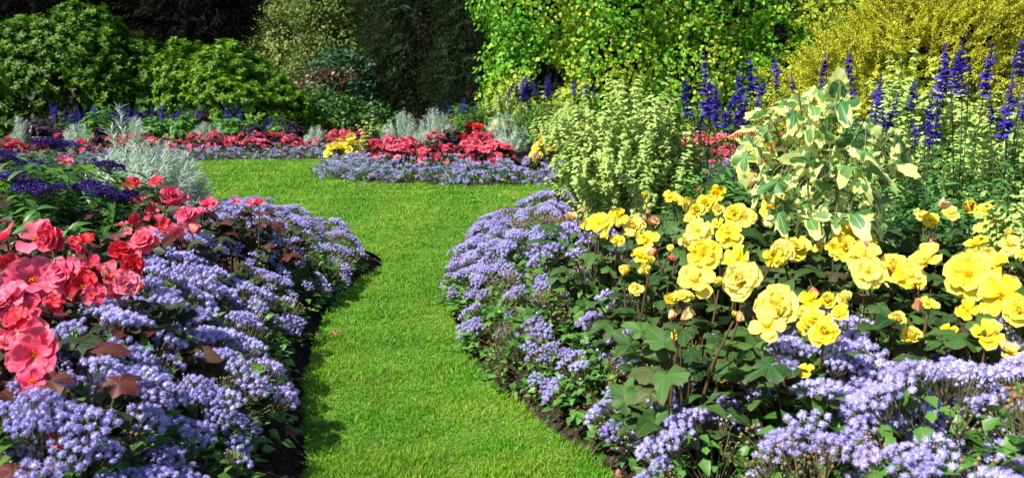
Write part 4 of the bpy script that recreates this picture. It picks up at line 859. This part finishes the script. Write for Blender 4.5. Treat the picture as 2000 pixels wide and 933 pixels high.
# shrubs in the gap
x, y, _ = on(670, 230, 18.5); leaf_tree('bluish_shrub', 'blue green shrub standing above the rust tinted one in the gap', (x, y, 0), [(0, 0, 1.3, .75, .6, .6), (.2, 0, .7, .8, .6, .8)], 5000, .09, 'bluegreen', cat='shrub', trunk=.06)
x, y, _ = on(640, 230, 17.4); leaf_tree('maple_shrub', 'rust tinted maple shrub in the gap beside the rhododendron', (x, y, 0), [(0, 0, 1.1, .75, .5, .38), (.3, 0, .75, .8, .5, .4), (-.2, .1, .5, .7, .5, .4)], 3500, .085, 'maple', cat='shrub', trunk=.06)
x, y, _ = on(665, 230, 16.4); leaf_tree('green_shrub', 'low mid green shrub at the foot of the dark yew', (x, y, 0), [(0, 0, .45, .8, .5, .5), (.7, .1, .4, .6, .5, .45), (-.4, .1, .6, .5, .5, .5)], 5000, .085, 'midgreen', cat='shrub', trunk=.06)
# dark yews
x, y, _ = on(832, 230, 20.0)
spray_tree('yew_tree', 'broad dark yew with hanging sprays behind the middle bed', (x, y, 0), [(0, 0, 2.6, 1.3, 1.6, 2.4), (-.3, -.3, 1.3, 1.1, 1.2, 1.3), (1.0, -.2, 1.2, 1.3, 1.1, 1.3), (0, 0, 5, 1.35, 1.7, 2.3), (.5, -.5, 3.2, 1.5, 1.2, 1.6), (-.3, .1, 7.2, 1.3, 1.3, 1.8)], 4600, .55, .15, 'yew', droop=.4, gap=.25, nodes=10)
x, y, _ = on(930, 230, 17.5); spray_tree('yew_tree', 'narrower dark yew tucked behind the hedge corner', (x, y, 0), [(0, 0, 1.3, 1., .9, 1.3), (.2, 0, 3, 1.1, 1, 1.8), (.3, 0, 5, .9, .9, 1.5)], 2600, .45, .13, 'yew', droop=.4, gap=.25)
DARK = [(-100, 26, 'dark cedar furthest towards the frame edge behind the rhododendrons'), (95, 25, 'nearly black cedar behind the tall rhododendron'), (255, 27, 'nearly black cedar above the dip between the rhododendrons'), (375, 25, 'black cedar with ragged branch ends beside the pale trees')]
CED = [(0, 0, 2.4, 2.6, 1.8, 2.3), (0, 0, 5, 2.5, 1.8, 2.4), (.4, 0, 7.6, 1.9, 1.6, 2.2), (-1, -.3, 3.6, 1.8, 1.3, 1.6), (1.0, -.4, 3.2, 1.5, 1.3, 1.5), (0, 0, 10, 1.2, 1.2, 1.8)]
proto = None
for px, yy, lb in DARK:
    x, y, _ = on(px, 230, yy)
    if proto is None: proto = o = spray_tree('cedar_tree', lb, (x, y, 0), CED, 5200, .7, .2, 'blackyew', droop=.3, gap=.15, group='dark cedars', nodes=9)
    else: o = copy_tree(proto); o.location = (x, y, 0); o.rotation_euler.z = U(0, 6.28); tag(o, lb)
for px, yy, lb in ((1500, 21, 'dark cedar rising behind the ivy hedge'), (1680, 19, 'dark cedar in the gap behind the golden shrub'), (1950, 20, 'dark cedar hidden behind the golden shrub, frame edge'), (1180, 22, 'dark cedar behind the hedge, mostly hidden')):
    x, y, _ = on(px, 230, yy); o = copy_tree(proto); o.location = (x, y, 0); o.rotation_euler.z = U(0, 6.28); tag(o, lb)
# pale trees far off in the gap
for k, (px, yy, mat, bl, lb) in enumerate(((572, 41, 'willow', [(0, 0, 2.2, 1.7, 1.5, 1.6), (.3, 0, 3.6, 1.2, 1.2, 1.0), (-.6, 0, 1.2, 1.3, 1.2, 1.2)], 'pale yellow green feathery tree beyond the cedar'), (640, 47, 'midgreen', [(0, 0, 3.4, 2.4, 2, 2.2), (-1, 0, 6.2, 2.4, 2, 2.2), (1, 0, 7.5, 2.6, 2, 2.4)], 'green tree rising behind the pale feathery one'), (632, 39, 'larch', [(0, 0, 1.8, 1.3, 1.2, 1.5), (.2, 0, 3.4, 1.2, 1.2, 1.1)], 'olive green tree before the tall green one'), (684, 38, 'larch', [(0, 0, 2.2, 1.0, 1, 1.4), (-.2, 0, 3.9, 1.3, 1.1, 1.3), (.1, 0, 5.6, 1.2, 1, 1.3)], 'autumn tinted tree beside the broad yew'))):
    x, y, _ = on(px, 230, yy); leaf_tree('broadleaf_tree', lb, (x, y, 0), [tuple(1.32 * c for c in b) for b in bl], 13000, .19, mat, group='trees in the gap', trunk=.16, gap=.35, shell=.5, tpl=L_SMALL, freq=1.6)
# the wood beyond
mb = MB(); bl = [(px_, 57 + U(-3, 3), U(2, 9), U(4, 6), 3, U(4, 6)) for px_ in np.linspace(-56, 56, 32)] + [(px_, 60, 11, 5, 3, 6) for px_ in np.linspace(-44, 44, 14)] + [(px_, 62, 3.5, 4, 3, 4.5) for px_ in np.linspace(-44, 44, 20)] + [(px_, 64, 8, 5, 3, 5) for px_ in np.linspace(-48, 48, 20)] + [(px_, 55, .6, 2.4, 2, 2.2) for px_ in np.linspace(-46, 46, 36)]
P, N = crown_points(bl, 150000, .3, 9); mb.add(L_BROAD, frames(rdir(len(P)), N + rdir(len(P)) * .5, U(.8, 1.5, len(P))), P); o = mb.build('distant_wood', ['yew'], None)
tag(o, 'dark mass of woodland closing the view behind all the trees', 'woodland', kind='stuff')

def hedge():
    root = empty('hedge', (1.9, 11.6, 0)); bl = [(-1.55 + .0, .3, .9, .85, .8, 1.3), (-1.5, .3, 2.3, .95, .8, 1.2), (-.5, .1, 1.1, 1.1, .8, 1.3), (-.4, .1, 2.7, 1.2, .85, 1.5), (.7, 0, 1.1, 1.1, .8, 1.3), (.8, 0, 2.7, 1.2, .85, 1.5), (1.9, .1, 1.0, 1.1, .85, 1.2), (1.9, .1, 2.2, 1.0, .8, 1.0), (2.9, .4, .9, .9, .8, 1.1), (-1.4, .3, 3.4, 1, .8, 1), (.2, .1, 3.9, 1.6, .8, 1)]
    mb = MB(); P, N = crown_points(bl, 120000, .42, 3, .15, 2.2); front = N[:, 1] < .6; P, N = P[front], N[front]
    d = nrm(N * .35 + rdir(len(P)) * .8 - [0, 0, .55]); g = nz(P, 1.3, 8) + .55 * nz(P, 4.5, 9) + .35 * rng.normal(size=len(P)) > .22
    for q, m in ((~g, 0), (g, 1)): mb.add(L_IVY, frames(d[q], N[q] + [0, -.1, .35] + rdir(q.sum()) * .45, U(.035, .072, q.sum())), P[q], None, m)
    mb.build('foliage', ['hedge', 'hedge_gold'], root); mb = MB(); k = 60; B = np.column_stack([U(-2, 3, k), U(.1, .6, k), np.zeros(k)]); E = B + np.column_stack([U(-.4, .4, k), U(-.2, .2, k), U(1.5, 3.4, k)]); t = np.linspace(0, 1, 4)[None, :, None]
    mb.curves(B[:, None] * (1 - t) + E[:, None] * t, .014, 0, 5); mb.build('branch_frame', ['bark'], root); tag(root, 'tall ivy hedge speckled with yellow variegated leaves behind the middle bed', 'hedge')
hedge()
x, y, _ = on(1860, 230, 9.2)
spray_tree('golden_shrub', 'sprawling golden shrub with arching yellow sprays beside the ivy hedge', (x, y, 0), [(0, 0, .95, 1.75, .9, 1.15), (-1.0, .1, .7, 1.05, .8, .95), (1.2, .1, 1.0, 1.5, .9, 1.2), (.2, .2, 1.55, 1.45, .8, .75), (-.4, -.2, .9, 1.1, .8, 1.05), (2.2, .2, 1.1, 1.2, .9, 1.2)], 4600, .46, .048, 'gold', diamond(.36), 18, .16, None, .08, .3, .05, 2., .7, 'shrub', .45, 1.2)

# ------------------------------------------------------------------ small things
for i, (px, py, s, lb) in enumerate(((648, 578, 34, 'curled brown leaf on the soil below the ageratum tip'), (592, 728, 36, 'curled brown leaf on the bare soil, middle of the grass edge'), (565, 741, 30, 'flat brown leaf lying beside the curled one'), (574, 838, 40, 'pale tan dry leaf on the soil beside the path'), (908, 664, 30, 'rust brown leaf at the turf edge of the yellow border'), (1205, 918, 30, 'tan dry leaf under the ageratum at the path end'), (655, 665, 22, 'small dull leaf under the ageratum flank'), (1002, 394, 12, 'tiny tan leaf on the lawn near the cream sprig'), (860, 374, 10, 'tiny brown leaf on the lawn before the island bed'))):
    p = G(px, py, .0); z = max(sh(p[0], p[1]), 0 if sd_all(p[None, :2])[0] < 0 else -1); mb = MB(); dist = np.linalg.norm(p - [0, 0, CAM_H]); L = s * dist / FOC * .62
    mb.add(polar_leaf(120 + i, 5, .2, .3, .05, .1, -.35, .22, 30), frames(np.array([[U(-1, 1), U(-.6, .6), .12]]), np.array([[U(-.2, .2), -.3, 1.]]), [L]), [[0, 0, .018]]); mb.curves(np.array([[[0, 0, .018], [-.2 * L, -.3 * L, .012], [-.3 * L, -.7 * L, .006]]]), .0012, 0)
    o = mb.build('fallen_leaf', ['deadleaf']); o.location = (p[0], p[1], z + (.012 if z > -.03 and sd_all(p[None, :2])[0] < 0 else 0)); tag(o, lb, 'fallen leaf', 'fallen leaves')
def weed(label, px, py, yy, hgt, nl, size, tpl=L_OVATE):
    x, y, zt = on(px, py, yy); z = sh(x, y); root = empty('weed', (x, y, z)); mb = MB(); n = 3; h = zt - z
    leafy(mb, np.zeros((n, 3)), np.column_stack([U(-.15, .15, n), U(-.1, .1, n), np.ones(n)]), h * U(.75, 1, n), (0, 0, 0), nl, tpl, size, .5, 1, 1, .5, 2, None, 0, 1, .0025, .3, .3); mb.build('foliage', ['weed', 'abu_stem'], root); tag(root, label, 'weed')
weed('broad fresh green weed poking out of the ageratum near the tip', 566, 545, 3.9, .3, 2, .09, L_ELLIP)
weed('thin pale weed sprig at the bottom corner among ageratum', 45, 850, 1.62, .3, 5, .03)
weed('light green weed sprig rising between yellow begonias', 1305, 405, 3.7, .3, 4, .05)
# prototypes that found no place are taken out again
for ps in list(PROTO.values()) + [MIDP, FILL] + list(MIDB.values()):
    for p in ps:
        if p.name not in USED:
            for ch in [c for c in COL.objects if c.parent is p or (c.parent is not None and c.parent.parent is p)] + [p]: bpy.data.objects.remove(ch)
